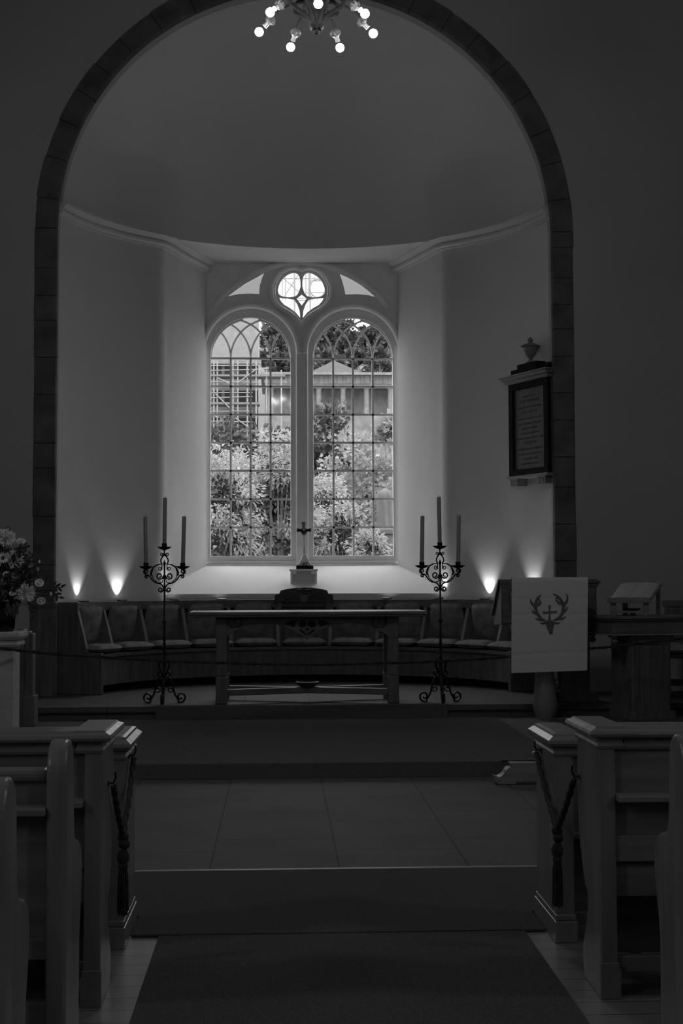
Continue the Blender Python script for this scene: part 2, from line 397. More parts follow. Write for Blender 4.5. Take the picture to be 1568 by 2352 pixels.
plate(outer, h1+[qhole, spL, spR], YB, YB+0.12, 'stone_tracery', WSTONE, win, WO, bevel=0.012)
# raised mouldings round the lights, the trefoil light and the great arch
mu = MB()
def band(pts, w, d, closed=False):
    mu.tube([(u, YB-0.0, v) for u, v in pts], w, 8, flat=d/w)
for s in (-1, 1):
    mu.tube([(WC+s*LC+0.625*math.cos(PI*i/28), YB, 4.375+0.625*math.sin(PI*i/28)) for i in range(29)], 0.036, 8)
mu.tube([(WC+1.40*math.cos(a), YB, 4.15+1.40*math.sin(a)) for a in [math.radians(36+108*i/40) for i in range(41)]], 0.045, 8)
qo = [(qmid+(u-qmid)*1.17, 5.2+(v-5.2)*1.12) for u, v in qhole]
mu.tube([(u, YB, v) for u, v in qo+[qo[0]]], 0.03, 8)
mu.build('stone_moulding', WSTONE, win, WO, smooth=True)
# casements
for s in (-1, 1):
    cx = WC+s*LC
    ca = plate(light(cx, 0.60, ZSB, 4.36), [light(cx, GH, GB)], YB+0.06, YB+0.12, 'casement', WPAINT, win, WO, bevel=0.006)
    g = MB(); y = YB+0.09
    zt = LS-0.015                                  # transom under the head
    rows = [GB+(zt-GB)*i/7 for i in range(1, 8)]
    bw = 0.013
    for z in rows: g.box((cx-GH, y-0.016, z-bw), (cx+GH, y+0.016, z+bw))
    xs = [cx-GH+2*GH*i/4 for i in range(1, 4)]
    for x in xs: g.box((x-bw, y-0.016, GB), (x+bw, y+0.016, zt))
    # interlacing bars of the head: arcs springing from each upright, radius of two bays
    Rb = GH
    for x in [cx-GH]+xs+[cx+GH]:
        for d in (-1, 1):
            pts = []
            for i in range(30):
                a = math.radians(1.0+78*i/29); u = x+d*(Rb-Rb*math.cos(a)); v = zt+Rb*math.sin(a)
                if abs(u-cx) > GH+0.001 or (v > LS and (u-cx)**2+(v-LS)**2 > (GH+0.004)**2): break
                pts.append((u, y, v))
            if len(pts) > 2: g.tube(pts, 0.0135, 6)
    g.build('glazing_bars', WPAINT, win, WO)
    p = MB(); L = light(cx, GH+0.004, GB-0.004); p.face([(u, y+0.004, v) for u, v in L]); p.build('panes', GLASS, win, WO)
    hg = MB(); hx = cx+s*0.555
    hg.box((hx-0.012, YB+0.04, 1.76), (hx+0.012, YB+0.062, 1.86))
    hg.build('hinge', WSTONE, win, WO)
    fs = MB().box((cx-0.6, YB+0.02, ZSB+0.005), (cx+0.6, YB+0.1, ZSB+0.05)); fs.build('window_sill', WPAINT, win, WO, bevel=0.005)
# trefoil light: leading with five openings
holes = []
lobeR = [(768, 300), (770, 245), (785, 212), (815, 202), (860, 220), (900, 260), (920, 312), (915, 348), (885, 366), (830, 369), (790, 352)]
lr = [tuple(p) for p in smoothp([zp(*p) for p in lobeR+[lobeR[0]]], 4)][:-1]
lowR = [zp(*p) for p in ((914, 374), (860, 380), (812, 388), (790, 420), (774, 465), (770, 512), (800, 475), (840, 445), (880, 422), (902, 398))]
holes = [lr, mirror(lr), lowR, mirror(lowR), [zp(*p) for p in ((762, 352), (796, 380), (762, 426), (727, 380))]]
big = [(qmid+(u-qmid)*1.06, 5.2+(v-5.2)*1.05) for u, v in qhole]
plate(big, holes, YB+0.03, YB+0.07, 'trefoil_leading', WPAINT, win, WO, bevel=0.004)
p = MB(); p.face([(u, YB+0.055, v) for u, v in big]); p.build('trefoil_panes', GLASS, win, WO)
p = MB(); p.face([(u, YB+0.06, v) for u, v in [(WC+(a-WC)*1.0, b) for a, b in spL]]); p.face([(u, YB+0.06, v) for u, v in spR]); p.build('spandrel_panes', GLASSF, win, WO)
# ================================================================== THINGS IN THE APSE
def dg(a): return math.radians(a)
# ---- curved stall bench
SEATZ, CAPZ, RF = Z2+0.425, 1.205, 2.30
PEN = dg(72.5); PG = dg(7.1)
bench = thing('stall_bench', 'long curved oak stall bench fitted round the apse wall below the window', 'bench', (AX, AY, Z2))
BO = Vector((AX, AY, Z2))
def sweep_arc(prof, p0, p1, n, name, m, parent, off, bevel=0.0):
    b = MB(); b.loft([[pol(r, p0+(p1-p0)*i/n, z) for r, z in prof] for i in range(n+1)])
    return b.build(name, m, parent, off, smooth=True, bevel=bevel)
sweep_arc([(RF, SEATZ), (RF, SEATZ-0.035), (2.66, SEATZ-0.035), (2.66, SEATZ)], -PEN, PEN, 48, 'seat', WOODH, bench, BO)
sweep_arc([(RF+0.03, SEATZ-0.035), (RF+0.03, Z2+0.09), (RF+0.06, Z2+0.09), (RF+0.06, SEATZ-0.035)], -PEN, PEN, 48, 'front_board', WOOD, bench, BO)
sweep_arc([(2.50, Z2+0.12), (2.50, Z2), (2.54, Z2), (2.54, Z2+0.12)], -PEN, PEN, 48, 'plinth', DARK, bench, BO)  # toe recess shade put into the board's near-black colour
for s in (-1, 1):
    sweep_arc([(2.60, SEATZ), (2.69, CAPZ-0.08), (2.73, CAPZ-0.08), (2.66, SEATZ)], s*PG, s*PEN, 36, 'backrest', WOOD, bench, BO)
    sweep_arc([(2.60, CAPZ), (2.60, CAPZ-0.095), (2.63, CAPZ-0.1), (2.80, CAPZ-0.1), (2.80, CAPZ)], s*PG, s*PEN, 36, 'cap_rail', WOODH, bench, BO)
BND = [7.2+13.1*k for k in range(6)]            # seat boundaries in degrees
for s in (-1, 1):
    for k, d in enumerate(BND):
        ph = s*dg(min(d, 72.3)); t = Vector((math.cos(ph), -math.sin(ph), 0))*(0.022 if k < 5 else 0.03)
        if k < 5: prof = [(2.46, SEATZ), (2.60, CAPZ-0.09), (2.72, CAPZ-0.09), (2.70, SEATZ)]
        else: prof = [(RF-0.005, Z2), (RF-0.005, SEATZ+0.01), (2.46, SEATZ+0.02), (2.575, CAPZ-0.09), (2.575, CAPZ+0.004), (2.81, CAPZ+0.004), (2.81, Z2)]
        b = MB(); b.loft([[pol(r, ph, z)-t for r, z in prof], [pol(r, ph, z)+t for r, z in prof]])
        b.build('bench_end' if k == 5 else 'divider', LIGHTW if k < 5 else WOOD, bench, BO, bevel=0.006)
# ---- cushions: one of each, then copies
ORD = ['first', 'second', 'third', 'fourth', 'fifth']
def pad(w, d, h, seed, n=14):
    r = random.Random(seed); b = MB(); rings = []
    ph = [r.uniform(0, 6) for _ in range(4)]
    def P(u, v, top):
        e = (1-abs(u)**4)*(1-abs(v)**4)
        k = h*0.5*(e**0.45)
        x = u*w/2*(1-0.05*v*v*abs(u)); y = v*d/2*(1-0.05*u*u*abs(v))
        z = h*0.5+(k if top else -k) + (0.006*math.sin(5*u+ph[0])*math.sin(4*v+ph[1])*e if top else 0)
        return (x, y, z)
    for top in (True, False):
        R = [[b.b.verts.new(P(-1+2*i/n, -1+2*j/n, top)) for i in range(n+1)] for j in range(n+1)]
        for j in range(n):
            for i in range(n): b.b.faces.new((R[j][i], R[j][i+1], R[j+1][i+1], R[j+1][i]))
    return b
def piping(w, d, h):
    pts = []
    for k in range(41):
        a = 2*PI*k/40; c, s = math.cos(a), math.sin(a); q = (abs(c)**6+abs(s)**6)**(-1/6)
        pts.append((c*q*w/2*0.99, s*q*d/2*0.99, h/2))
    return MB().tube(pts, 0.006, 6)
seat0 = thing('seat_cushion', 'x', 'cushion'); pad(0.515, 0.31, 0.10, 1).build('cushion_body', CUSH, seat0, smooth=True)
piping(0.505, 0.30, 0.10).build('piping', CUSH, seat0, smooth=True)
back0 = thing('back_cushion', 'x', 'cushion'); pad(0.46, 0.43, 0.09, 5).build('cushion_body', CUSH, back0, smooth=True)
piping(0.46, 0.43, 0.09).build('piping', CUSH, back0, smooth=True)
back0.children[0].data.transform(Matrix.Translation((0, 0.05, 0.215)) @ Matrix.Rotation(dg(101), 4, 'X') @ Matrix.Translation((0, 0, -0.045)))
back0.children[1].data.transform(Matrix.Translation((0, 0.05, 0.215)) @ Matrix.Rotation(dg(101), 4, 'X') @ Matrix.Translation((0, 0, -0.045)))
def placeh(proto, first, loc, rz, label, group):
    if first: proto.location = loc; proto.rotation_euler = (0, 0, rz); proto['label'] = label; proto['group'] = group; return proto
    return dup(proto, loc, rz, label, group)
first = True
for s, nm in ((-1, 'left'), (1, 'right')):
    for k in range(5):
        ph = s*dg((BND[k]+BND[k+1])/2); pos = ORD[k]
        placeh(seat0, first, pol(2.455, ph, SEATZ+0.002), -ph, f'flat seat cushion on the curved bench, {pos} to the {nm} of the carved chair', 'seat cushions along the curved bench')
        placeh(back0, first, pol(2.555, ph, SEATZ+0.085), -ph, f'upright back cushion in the curved bench, {pos} to the {nm} of the carved chair', 'back cushions along the curved bench')
        first = False
dup(seat0, pol(2.43, 0, SEATZ+0.002), 0, 'velvet seat cushion in front of the carved centre chair behind the table', 'seat cushions along the curved bench')
# ---- carved centre chair
cy0 = AY+2.58
chair = thing('carved_chair', 'dark carved oak chair back with arched crest rising at the middle of the curved bench', 'chair', (AX, cy0, Z2)); CO = Vector((AX, cy0, Z2))
def cp(x, y): p = atY(420+x/2.7034, 1320+y/2.7034, cy0); return (p.x, p.z)
ccx = cp(750, 0)[0]
prof = [cp(*p) for p in ((568, 178), (568, 130), (577, 120), (597, 118), (606, 98), (640, 88), (700, 79), (750, 76))]
prof = prof + [(2*ccx-u, v) for u, v in prof[::-1][1:]]
plate(prof, [], cy0-0.02, cy0+0.05, 'crest', DARKW, chair, CO, bevel=0.008)
ct, cb = cp(750, 175)[1], cp(750, 205)[1]
b = MB().box((AX-0.3, cy0-0.01, cb), (AX+0.3, cy0+0.04, ct+0.02)); b.build('rail', DARKW, chair, CO, bevel=0.006)
for s in (-1, 1):
    x = AX+s*0.295; MB().box((x-0.028, cy0-0.045, Z2), (x+0.028, cy0+0.05, ct)).build('post', WOOD, chair, CO, bevel=0.005)
    MB().box((x-0.022, cy0-0.03, SEATZ+0.08), (x+0.022, cy0+0.035, SEATZ+0.12)).build('arm_block', WOOD, chair, CO, bevel=0.004)
for k in range(6):
    x = AX-0.235+0.094*k; MB().lathe([(0.012, SEATZ+0.03), (0.012, SEATZ+0.2), (0.018, SEATZ+0.25), (0.010, SEATZ+0.3), (0.012, cb+0.01)], (x, cy0+0.015, 0), 10).build('spindle', WOOD, chair, CO, smooth=True)
MB().box((AX-0.27, cy0+0.03, SEATZ), (AX+0.27, cy0+0.05, cb)).build('back_panel', CREAM if False else WOOD, chair, CO)
# shallow carving: shield, helm, scrolls
e = MB(); yv = cy0-0.028
def cq(x, y): u, v = cp(x, y); return (u, yv, v)
sh = [cp(*p) for p in ((724, 122), (776, 122), (774, 150), (764, 168), (750, 178), (736, 168), (726, 150))]
plate(sh, [], yv-0.006, yv+0.012, 'carved_shield', WOOD, chair, CO, bevel=0.003)
for s in (-1, 1):
    def m(x): return 750+s*(x-750)
    e.tube([cq(m(x), y) for x, y in ((760, 96), (785, 92), (800, 104), (790, 112))], 0.009, 6)
    e.tube([cq(m(x), y) for x, y in ((785, 150), (800, 128), (820, 124), (838, 140), (826, 156), (812, 146))], 0.010, 6)
    e.tube([cq(m(x), y) for x, y in ((790, 165), (815, 168), (845, 160), (858, 142), (872, 132), (882, 142))], 0.009, 6)
    e.ball(cq(m(872), 160), 0.018, 8)
for x in (736, 750, 764): e.ball(cq(x, 116), 0.012, 8)
e.build('carved_scrolls', DARKW, chair, CO, smooth=True)
lt = MB(); 
for a, c in (((736, 165), (748, 130)), ((764, 165), (752, 130)), ((740, 152), (760, 152))): lt.obox(Vector(cq(*a))+Vector((0, -.012, 0)), Vector(cq(*c))+Vector((0, -.012, 0)), 0.006, 0.006, (0, 1, 0))
lt.build('shield_device', LIGHTW, chair, CO)
# ---- uplights on the bench cap
up0 = thing('uplight', 'x', 'light')
MB().lathe([(0.0, 0), (0.062, 0), (0.066, 0.006), (0.064, 0.014), (0.048, 0.018), (0.046, 0.012), (0.0, 0.012)], n=24).build('trim_ring', STEEL, up0, smooth=True)
MB().lathe([(0, 0.012), (0.045, 0.012), (0.045, 0.014), (0, 0.0145)], n=20).build('lens', LENSOFF, up0)
ups = [(190, 1378, 'lit', 'bench cap nearest the left stone pier'), (279, 1378, 'lit', 'bench cap, second from the left stone pier'), (400, 1377, 'unlit', 'bench cap just right of the left candelabrum'), (507, 1376, 'unlit', 'bench cap under the left half of the window'),
       (889, 1376, 'unlit', 'bench cap under the right half of the window'), (1007, 1376, 'unlit', 'bench cap behind the right candelabrum'), (1114, 1376, 'lit', 'bench cap right, left of the lectern cloth'), (1213, 1380, 'lit', 'bench cap behind the lectern cloth on the right')]
for i, (x, y, st, where) in enumerate(ups):
    p, ph = onwall(x, y, 2.745); lab = f'small round {"glowing" if st == "lit" else "unlit"} uplight on the {where}'
    o = placeh(up0, i == 0, pol(2.725, ph, CAPZ+0.001), -ph, lab, 'round uplights along the bench cap')
    if st == 'lit':
        for c in o.children:
            if c.name.startswith('lens'): c.data = c.data.copy(); c.data.materials[0] = LENS
        l = bpy.data.lights.new('uplight_beam', 'SPOT'); l.energy = UPW; l.spot_size = dg(72); l.spot_blend = 1.0; l.shadow_soft_size = 0.008
        so_ = bpy.data.objects.new('uplight_beam', l); COL.objects.link(so_); so_.parent = o; so_.location = (0, 0.05, 0.022); so_.rotation_euler = (PI-dg(8), 0, 0)
# ---- cross on a white shelf
py = 17.86
sh0 = atY(698, 1309, py)
shelf = thing('cross_shelf', 'small white box shelf on the window sill carrying the cross', 'shelf', (sh0.x, py, 1.30)); SO = Vector((sh0.x, py, 1.30))
def wp(x, y, d=py): p = atY(440+x/3.0154, 940+y/3.0154, d); return p
a, c = wp(676, 1108), wp(872, 1118); zt = a.z
MB().box((a.x, py-0.13, zt-0.022), (c.x, py+0.11, zt)).build('shelf_top', SHELFW, shelf, SO, bevel=0.003)
a2, c2 = wp(690, 1130), wp(860, 1222)
for x in (a2.x, c2.x): MB().box((x-0.012 if x < sh0.x else x-0.012, py-0.11, c2.z-0.12), (x+0.012, py+0.08, zt-0.02)).build('side_board', SHELFW, shelf, SO)
MB().box((a2.x, py-0.02, c2.z-0.15), (c2.x, py+0.01, zt-0.02)).build('back_board', WSTONE, shelf, SO)
for x in (a2.x+0.04, c2.x-0.04): MB().lathe([(0, -0.03), (0.022, -0.026), (0.024, 0), (0.02, 0.01)], (x, py-0.11, zt-0.035), 12).build('knob', SHELFW, shelf, SO, smooth=True)
cross = thing('altar_cross', 'standing cross with flared arms on a bell shaped foot, before the window mullion', 'cross', (sh0.x, py, zt)); XO = Vector((sh0.x, py, zt))
def cx_(x, y): p = wp(x, y); return (p.x, p.z)
foot = [cx_(*p) for p in ((722, 1085), (735, 1072), (752, 1050), (764, 1020), (770, 1000), (793, 1000), (800, 1020), (812, 1050), (828, 1072), (840, 1085))]
plate(foot, [], py-0.035, py+0.035, 'foot', SHELFW, cross, XO, bevel=0.006)
a, c = wp(724, 1085), wp(842, 1108)
MB().box((a.x, py-0.06, zt), (c.x, py+0.06, a.z+0.002)).build('base', BLACKM, cross, XO, bevel=0.004)
arms = [cx_(*p) for p in ((768, 1002), (772, 930), (768, 870), (750, 848), (726, 852), (726, 822), (752, 828), (764, 824), (764, 808), (758, 780), (790, 780), (786, 808), (786, 824), (800, 828), (827, 822), (827, 850), (802, 848), (788, 870), (786, 930), (794, 1002))]
plate(arms[:3]+arms[-3:], [], py-0.016, py+0.016, 'shaft', SHELFW, cross, XO, bevel=0.004)  # shaft and foot paler than the arms: reflected light put into the colour
plate(arms[2:-2], [], py-0.016, py+0.016, 'arms', GREYM, cross, XO, bevel=0.004)
inl = [cx_(*p) for p in ((757, 832), (732, 828), (732, 846), (752, 842), (772, 856), (776, 870), (780, 856), (800, 842), (822, 845), (822, 828), (798, 832), (785, 838), (768, 838))]
plate(inl, [], py-0.022, py-0.012, 'dark_inlay', BLACKM, cross, XO)
MB().ball(Vector((wp(777, 838).x, py-0.02, wp(777, 838).z)), 0.016, 8).build('centre_boss', GREYM, cross, XO, smooth=True)
t = MB()
def st(pts, w=0.0065):
    q = [wp(*p) for p in pts]; q = [Vector((p.x, py-0.037, p.z)) for p in q]
    for u, v in zip(q, q[1:]): t.obox(u, v, w, 0.006, (0, 1, 0))
st(((763, 1066), (763, 1082))); st(((774, 1060), (774, 1082))); st(((786, 1060), (786, 1082))); st(((774, 1070), (786, 1070))); st(((804, 1062), (793, 1062), (799, 1071), (793, 1082), (804, 1082)))
t.build('monogram', BLACKM, cross, XO)
# ---- communion table
ty0 = 14.06
tl, tr = atY(432, 1403, ty0-0.12), atY(981, 1403, ty0-0.12)
TZ = atY(705, 1406, ty0-0.12).z
tcx = (tl.x+tr.x)/2; th = (tr.x-tl.x)/2; tyc = ty0+0.33
table = thing('communion_table', 'long oak communion table with pierced arched apron standing on the dais', 'table', (tcx, tyc, Z2)); TO = Vector((tcx, tyc, Z2))
top = MB(); prof = [(0, 0), (0.012, 0.004), (0.02, -0.006), (0.02, -0.022), (0.01, -0.03), (0.006, -0.045), (-0.01, -0.05)]
rings = []
for o, z in [(-0.02, 0.0)]+[(a-0.02, b) for a, b in prof]+[(-0.3, -0.05)]:
    rings.append([(tcx-th-o*0+(-o-0.0), ty0-0.12-o, TZ+z), (tcx+th+o, ty0-0.12-o, TZ+z), (tcx+th+o, ty0+0.78+o, TZ+z), (tcx-th-o, ty0+0.78+o, TZ+z)])
top.loft(rings); top.build('tabletop', WOODH, table, TO)
lx0, lx1 = atY(496, 1500, ty0).x, atY(915, 1500, ty0).x
for x0 in (lx0, lx1-0.105):
    for y0 in (ty0, ty0+0.56):
        b = MB().box((x0, y0, Z2+0.27), (x0+0.105, y0+0.1, TZ-0.04)); b.box((x0-0.004, y0-0.004, Z2), (x0+0.109, y0+0.104, Z2+0.27))
        zk = atY(506, 1469, ty0).z; b.box((x0-0.004, y0-0.004, zk-0.0), (x0+0.109, y0+0.104, TZ-0.05))
        b.build('leg', WOOD, table, TO, bevel=0.012)
def tp(x, y): p = atY(420+x/2.7034, 1320+y/2.7034, ty0+0.02); return (p.x, p.z)
tm = tp(770, 0)[0]
L = [tp(*p) for p in ((255, 245), (255, 395), (300, 365), (345, 338), (390, 318), (440, 308), (520, 303), (600, 313), (660, 335), (712, 366), (770, 404))]
ol = L + [(2*tm-u, v) for u, v in L[::-1][1:]]
H = []
tri = [tp(*p) for p in ((627, 305), (665, 287), (704, 279), (698, 300), (690, 327), (660, 315))]
egg = [tp(*p) for p in ((766, 302), (758, 284), (742, 279), (724, 292), (717, 312), (724, 326), (742, 329), (760, 322))]
low = [tp(*p) for p in ((720, 341), (734, 343), (752, 356), (768, 374), (764, 378), (744, 362))]
for q in (tri, egg, low): H += [q, [(2*tm-u, v) for u, v in q[::-1]]]
H.append([tp(*p) for p in ((770, 328), (784, 337), (772, 349), (760, 338))])
plate(ol, H, ty0+0.015, ty0+0.055, 'apron', WOODH, table, TO, bevel=0.003)
plate(ol, [], ty0+0.60, ty0+0.63, 'apron', WOODH, table, TO)
for s in (-1, 1):
    MB().box((tcx+s*(lx1-lx0)/2-s*0.06-0.015, ty0+0.09, TZ-0.17), (tcx+s*(lx1-lx0)/2-s*0.06+0.015, ty0+0.57, TZ-0.04)).build('side_rail', WOOD, table, TO)
for ex in (322, 1217):                       # antler wreath with a small cross
    w_ = MB(); yy = ty0+0.012
    def wq(dx, dy): u, v = tp(ex+dx, 292+dy); return (u, yy, v)
    for s in (-1, 1):
        w_.tube([wq(s*a, b) for a, b in ((2, 30), (22, 29), (38, 18), (43, 2), (38, -16), (26, -28))], [0.006, 0.010, 0.011, 0.009, 0.007, 0.003], 8)
        for a, b, c, d in ((38, -8, 50, -18), (42, 4, 52, 0), (38, 16, 50, 14), (36, -14, 22, -22)): w_.tube([wq(s*a, b), wq(s*c, d)], [0.007, 0.002], 6)
    w_.obox(wq(0, -18), wq(0, 12), 0.010, 0.008, (0, 1, 0)); w_.obox(wq(-10, -7), wq(10, -7), 0.010, 0.008, (0, 1, 0))
    w_.build('carved_antler_wreath', DARKW, table, TO, smooth=True)
zs = atY(506, 1592, ty0).z
xa, xb, ya, yb = lx0+0.06, lx1-0.06, ty0+0.05, ty0+0.61
for (p, q) in (((xa, ya), (xb, yb)), ((xa, yb), (xb, ya))):
    b = MB(); b.obox((p[0], p[1], zs), (q[0], q[1], zs), 0.07, 0.062); b.build('stretcher', WOODH, table, TO, bevel=0.008)
bowl = thing('offering_bowl', 'shallow dark wooden bowl resting on the crossed stretchers under the table', 'bowl', (tcx, tyc, zs+0.033)); 
MB().lathe([(0, 0), (0.07, 0), (0.08, 0.008), (0.108, 0.024), (0.118, 0.042), (0.112, 0.05), (0.1, 0.052), (0.09, 0.04), (0.05, 0.024), (0, 0.022)], n=32).build('bowl_body', DARKW, bowl, smooth=True)
MB().lathe([(0, 0.022), (0.05, 0.024), (0.052, 0.03), (0, 0.03)], n=24).build('felt_lining', CUSH, bowl)
# ---- candelabra
def cpx(x, y): p = atY(100+x/3.4087, 1120+y/3.4087, 14.25); return p
cc = cpx(944, 1690)
cand = thing('floor_candelabrum', 'black wrought iron floor candelabrum left of the table, scrolled head with three drip pans', 'candelabrum', (cc.x, 14.25, Z2), 0, 'wrought iron candelabra beside the table')
KO = Vector((cc.x, 14.25, Z2))
def K(x, y): p = cpx(x, y); return Vector((p.x, 14.25, p.z))
def kp(pts): return [K(*p) for p in pts]
def mir(pts): return [Vector((2*cc.x-p.x, p.y, p.z)) for p in pts]
ztop, zneck = K(945, 585).z, K(944, 1050).z
MB().lathe([(0.010, Z2+0.25), (0.012, Z2+0.3), (0.010, zneck-0.02), (0.022, zneck-0.008), (0.022, zneck+0.004), (0.009, zneck+0.02), (0.009, ztop-0.03), (0.016, ztop-0.012), (0.0, ztop+0.025)], (cc.x, 14.25, 0), 12).build('pole', IRON, cand, KO, smooth=True)
tw = MB(); 
for k in range(2): tw.tube([(cc.x+0.010*math.cos(PI*k+i*0.55), 14.25+0.010*math.sin(PI*k+i*0.55), Z2+0.42+(zneck-Z2-0.55)*i/44) for i in range(45)], 0.006, 6)
tw.build('twisted_shaft', IRON, cand, KO, smooth=True)
s1 = MB()
def sp(x, y, r0, r1, a0, turns, n=26):        # spiral in zoom pixels
    return [(x+(r0+(r1-r0)*i/n)*math.cos(a0+2*PI*turns*i/n), y+(r0+(r1-r0)*i/n)*math.sin(a0+2*PI*turns*i/n)) for i in range(n+1)]
both = []
both.append([(940, 690)]+[(930, 742), (895, 748), (858, 715), (845, 670), (860, 625), (895, 602), (928, 600)])          # big C
both.append(smoothp([(928, 600), (925, 640)], 3)+[Vector(p) for p in sp(913, 632, 17, 5, 0.1, 1.2)])                      # curl under the C
both.append(sp(908, 692, 9, 28, 2.0, -1.35)+[(938, 700)])                                                                  # heart scroll
both.append(smoothp([(943, 790), (920, 755), (880, 745), (850, 722), (828, 690), (806, 684)], 4)+[Vector(p) for p in sp(806, 697, 13, 4, -1.6, -1.1)])
both.append(smoothp([(845, 690), (838, 668), (858, 625), (895, 603)], 4))
both.append(smoothp([(828, 690), (806, 684), (786, 668), (784, 648)], 4)+[Vector(p) for p in sp(801, 658, 18, 5, 3.5, 1.2)])
both.append(smoothp([(943, 790), (936, 800)], 2)+[Vector(p) for p in sp(916, 799, 21, 6, 0.0, 1.3)])
both.append(smoothp([(928, 600), (918, 580), (922, 556), (940, 530)], 4)); both.append(smoothp([(940, 526), (938, 515)], 2)+[Vector(p) for p in sp(926, 521, 14, 4, 0, 1.2)])
for q in both:
    path = kp([(p[0], p[1]) for p in q])
    s1.tube(path, 0.0052, 6, flat=1.3); s1.tube(mir(path), 0.0052, 6, flat=1.3)
for y in (524, 702, 792): s1.ball(K(945, y), 0.016, 8)
s1.obox(K(946, 530), K(946, 470), 0.012, 0.012, (0, 1, 0))
s1.build('scrolled_head', IRON, cand, KO, smooth=True)
cands = []
for x, y, h in ((946, 480, 78), (802, 632, 228), (1090, 632, 224)):
    base = K(x, y); g = MB()
    g.lathe([(0.004, -0.02), (0.02, -0.008), (0.045, 0.0), (0.073, 0.02), (0.071, 0.022), (0.04, 0.008), (0.022, 0.006), (0.026, 0.01), (0.026, 0.055), (0.022, 0.055), (0.020, 0.012), (0, 0.012)], base, 20)
    g.build('drip_pan', IRON, cand, KO, smooth=True); cands.append((base+Vector((0, 0, 0.0125)), K(x, h).z))
    if h > 100: 
        kk = MB(); kk.obox(base+Vector((0, 0, -0.015)), K(801 if x < 900 else 1091, 642), 0.012, 0.012, (0, 1, 0)); kk.build('pan_stem', IRON, cand, KO)
# tripod foot
def foot(rz):
    b = MB(); pts = []
    P = smoothp([(0.012, 0.27), (0.035, 0.26), (0.06, 0.235), (0.085, 0.17), (0.105, 0.09), (0.14, 0.03)], 5)
    for p in P: pts.append((p.x, 0, p.y))
    for u, v in spiral(0.165, 0.058, 0.055, 0.012, -2.0, 1.25, 26): pts.append((u, 0, v))
    pts = [Vector((x*math.cos(rz), x*math.sin(rz), z)) + KO for x, _, z in pts]
    b.tube(pts, 0.016, 8, flat=0.6); 
    q = [Vector((x*math.cos(rz), x*math.sin(rz), z)) + KO for x, z in [(0.085, 0.17)]+spiral(0.062, 0.135, 0.035, 0.01, 1.0, -1.2, 20)]
    b.tube(q, 0.012, 8, flat=0.6)
    return b
for rz in (dg(12), dg(168), dg(-92)): foot(rz).build('foot', IRON, cand, KO, smooth=True)
b = MB()
for k in range(4):
    rz = PI/4+PI/2*k
    q = [(0.012, 0.26)]+[(p.x, p.y) for p in smoothp([(0.012, 0.27), (0.05, 0.32), (0.07, 0.38), (0.05, 0.42), (0.025, 0.40)], 5)]
    b.tube([Vector((x*math.cos(rz), x*math.sin(rz), z))+KO for x, z in q], 0.0075, 6)
    b.tube([Vector((x*math.cos(rz), x*math.sin(rz), z))+KO for x, z in [(p.x, p.y) for p in smoothp([(0.01, 0.29), (0.06, 0.31), (0.085, 0.29), (0.075, 0.27)], 4)]], 0.008, 6)
b.lathe([(0.012, 0.2), (0.03, 0.215), (0.03, 0.23), (0.016, 0.26), (0.03, 0.285), (0.016, 0.31), (0.014, 0.44), (0.02, 0.45), (0.01, 0.46)], KO, 12)
b.build('scrolled_collar', IRON, cand, KO, smooth=True)
def make_candle(p, z1, lean):
    c = thing('candle', 'x', 'candle', p); h = z1-p.z
    MB().lathe([(0.0, 0), (0.019, 0), (0.0205, 0.02), (0.0205, h-0.012), (0.019, h-0.002), (0.008, h-0.006), (0, h-0.006)], n=16).build('wax_body', WAX, c, smooth=True)
    MB().tube([(0, 0, h-0.008), (0.002, 0, h+0.004), (0.006, 0, h+0.012)], 0.002, 6).build('wick', IRON, c)
    c.rotation_euler = (0, lean, 0); return c
c2 = atY(900+383/3.4087, 1120+1688/3.4087, 14.15); dx = c2.x-cc.x
cand2 = dup(cand, (c2.x, 14.15, Z2), dg(3), 'black wrought iron floor candelabrum right of the table, nearer the lectern', 'wrought iron candelabra beside the table')
for i, (p, z1) in enumerate(cands):
    nm = ('tall middle', 'left', 'right')[i]
    c = make_candle(p, z1, (dg(0.6), dg(-0.9), dg(1.4))[i]); c['label'] = f'{nm} beeswax candle in the candelabrum on the left of the table'; c['group'] = 'tall candles in the candelabra'
    d = p-KO; cs, sn = math.cos(dg(3)), math.sin(dg(3))
    k = dup(c, (c2.x+d.x*cs-d.y*sn, 14.15+d.x*sn+d.y*cs, p.z), 0, f'{nm} beeswax candle in the candelabrum on the right of the table', 'tall candles in the candelabra'); k.rotation_euler = (0, (dg(-0.7), dg(1.0), dg(1.2))[i], 0)
# ================================================================== MEMORIAL, LECTERNS, FLOWERS
# ---- memorial tablet on the right hand apse wall
pm, phm = onwall(1219, 985, AR-0.05)
mem = thing('memorial_tablet', 'framed memorial tablet with urn on top, hung on the right apse wall', 'memorial', (0, 0, 0)); 
tl_, pl = onwall(1174, 886, AR-0.06); br_, pr = onwall(1267, 1088, AR-0.06)
wid = (br_.xy-tl_.xy).length; zt, zb = tl_.z, onwall(1173, 1096, AR-0.06)[0].z
dirx = (br_.xy-tl_.xy).normalized(); mid = (tl_.xy+br_.xy)/2
ang = math.atan2(dirx.y, dirx.x); mem.location = (mid.x, mid.y, zb); mem.rotation_euler = (0, 0, ang)
Wd, Hd = wid/2, zt-zb; dep = 0.09                # local: x along the wall, -y out of it
MB().box((-Wd+.02, -0.01, 0.02), (Wd-.02, dep, Hd-.01)).build('backing_slab', GREYM, mem)
fw = 0.115*Wd*2
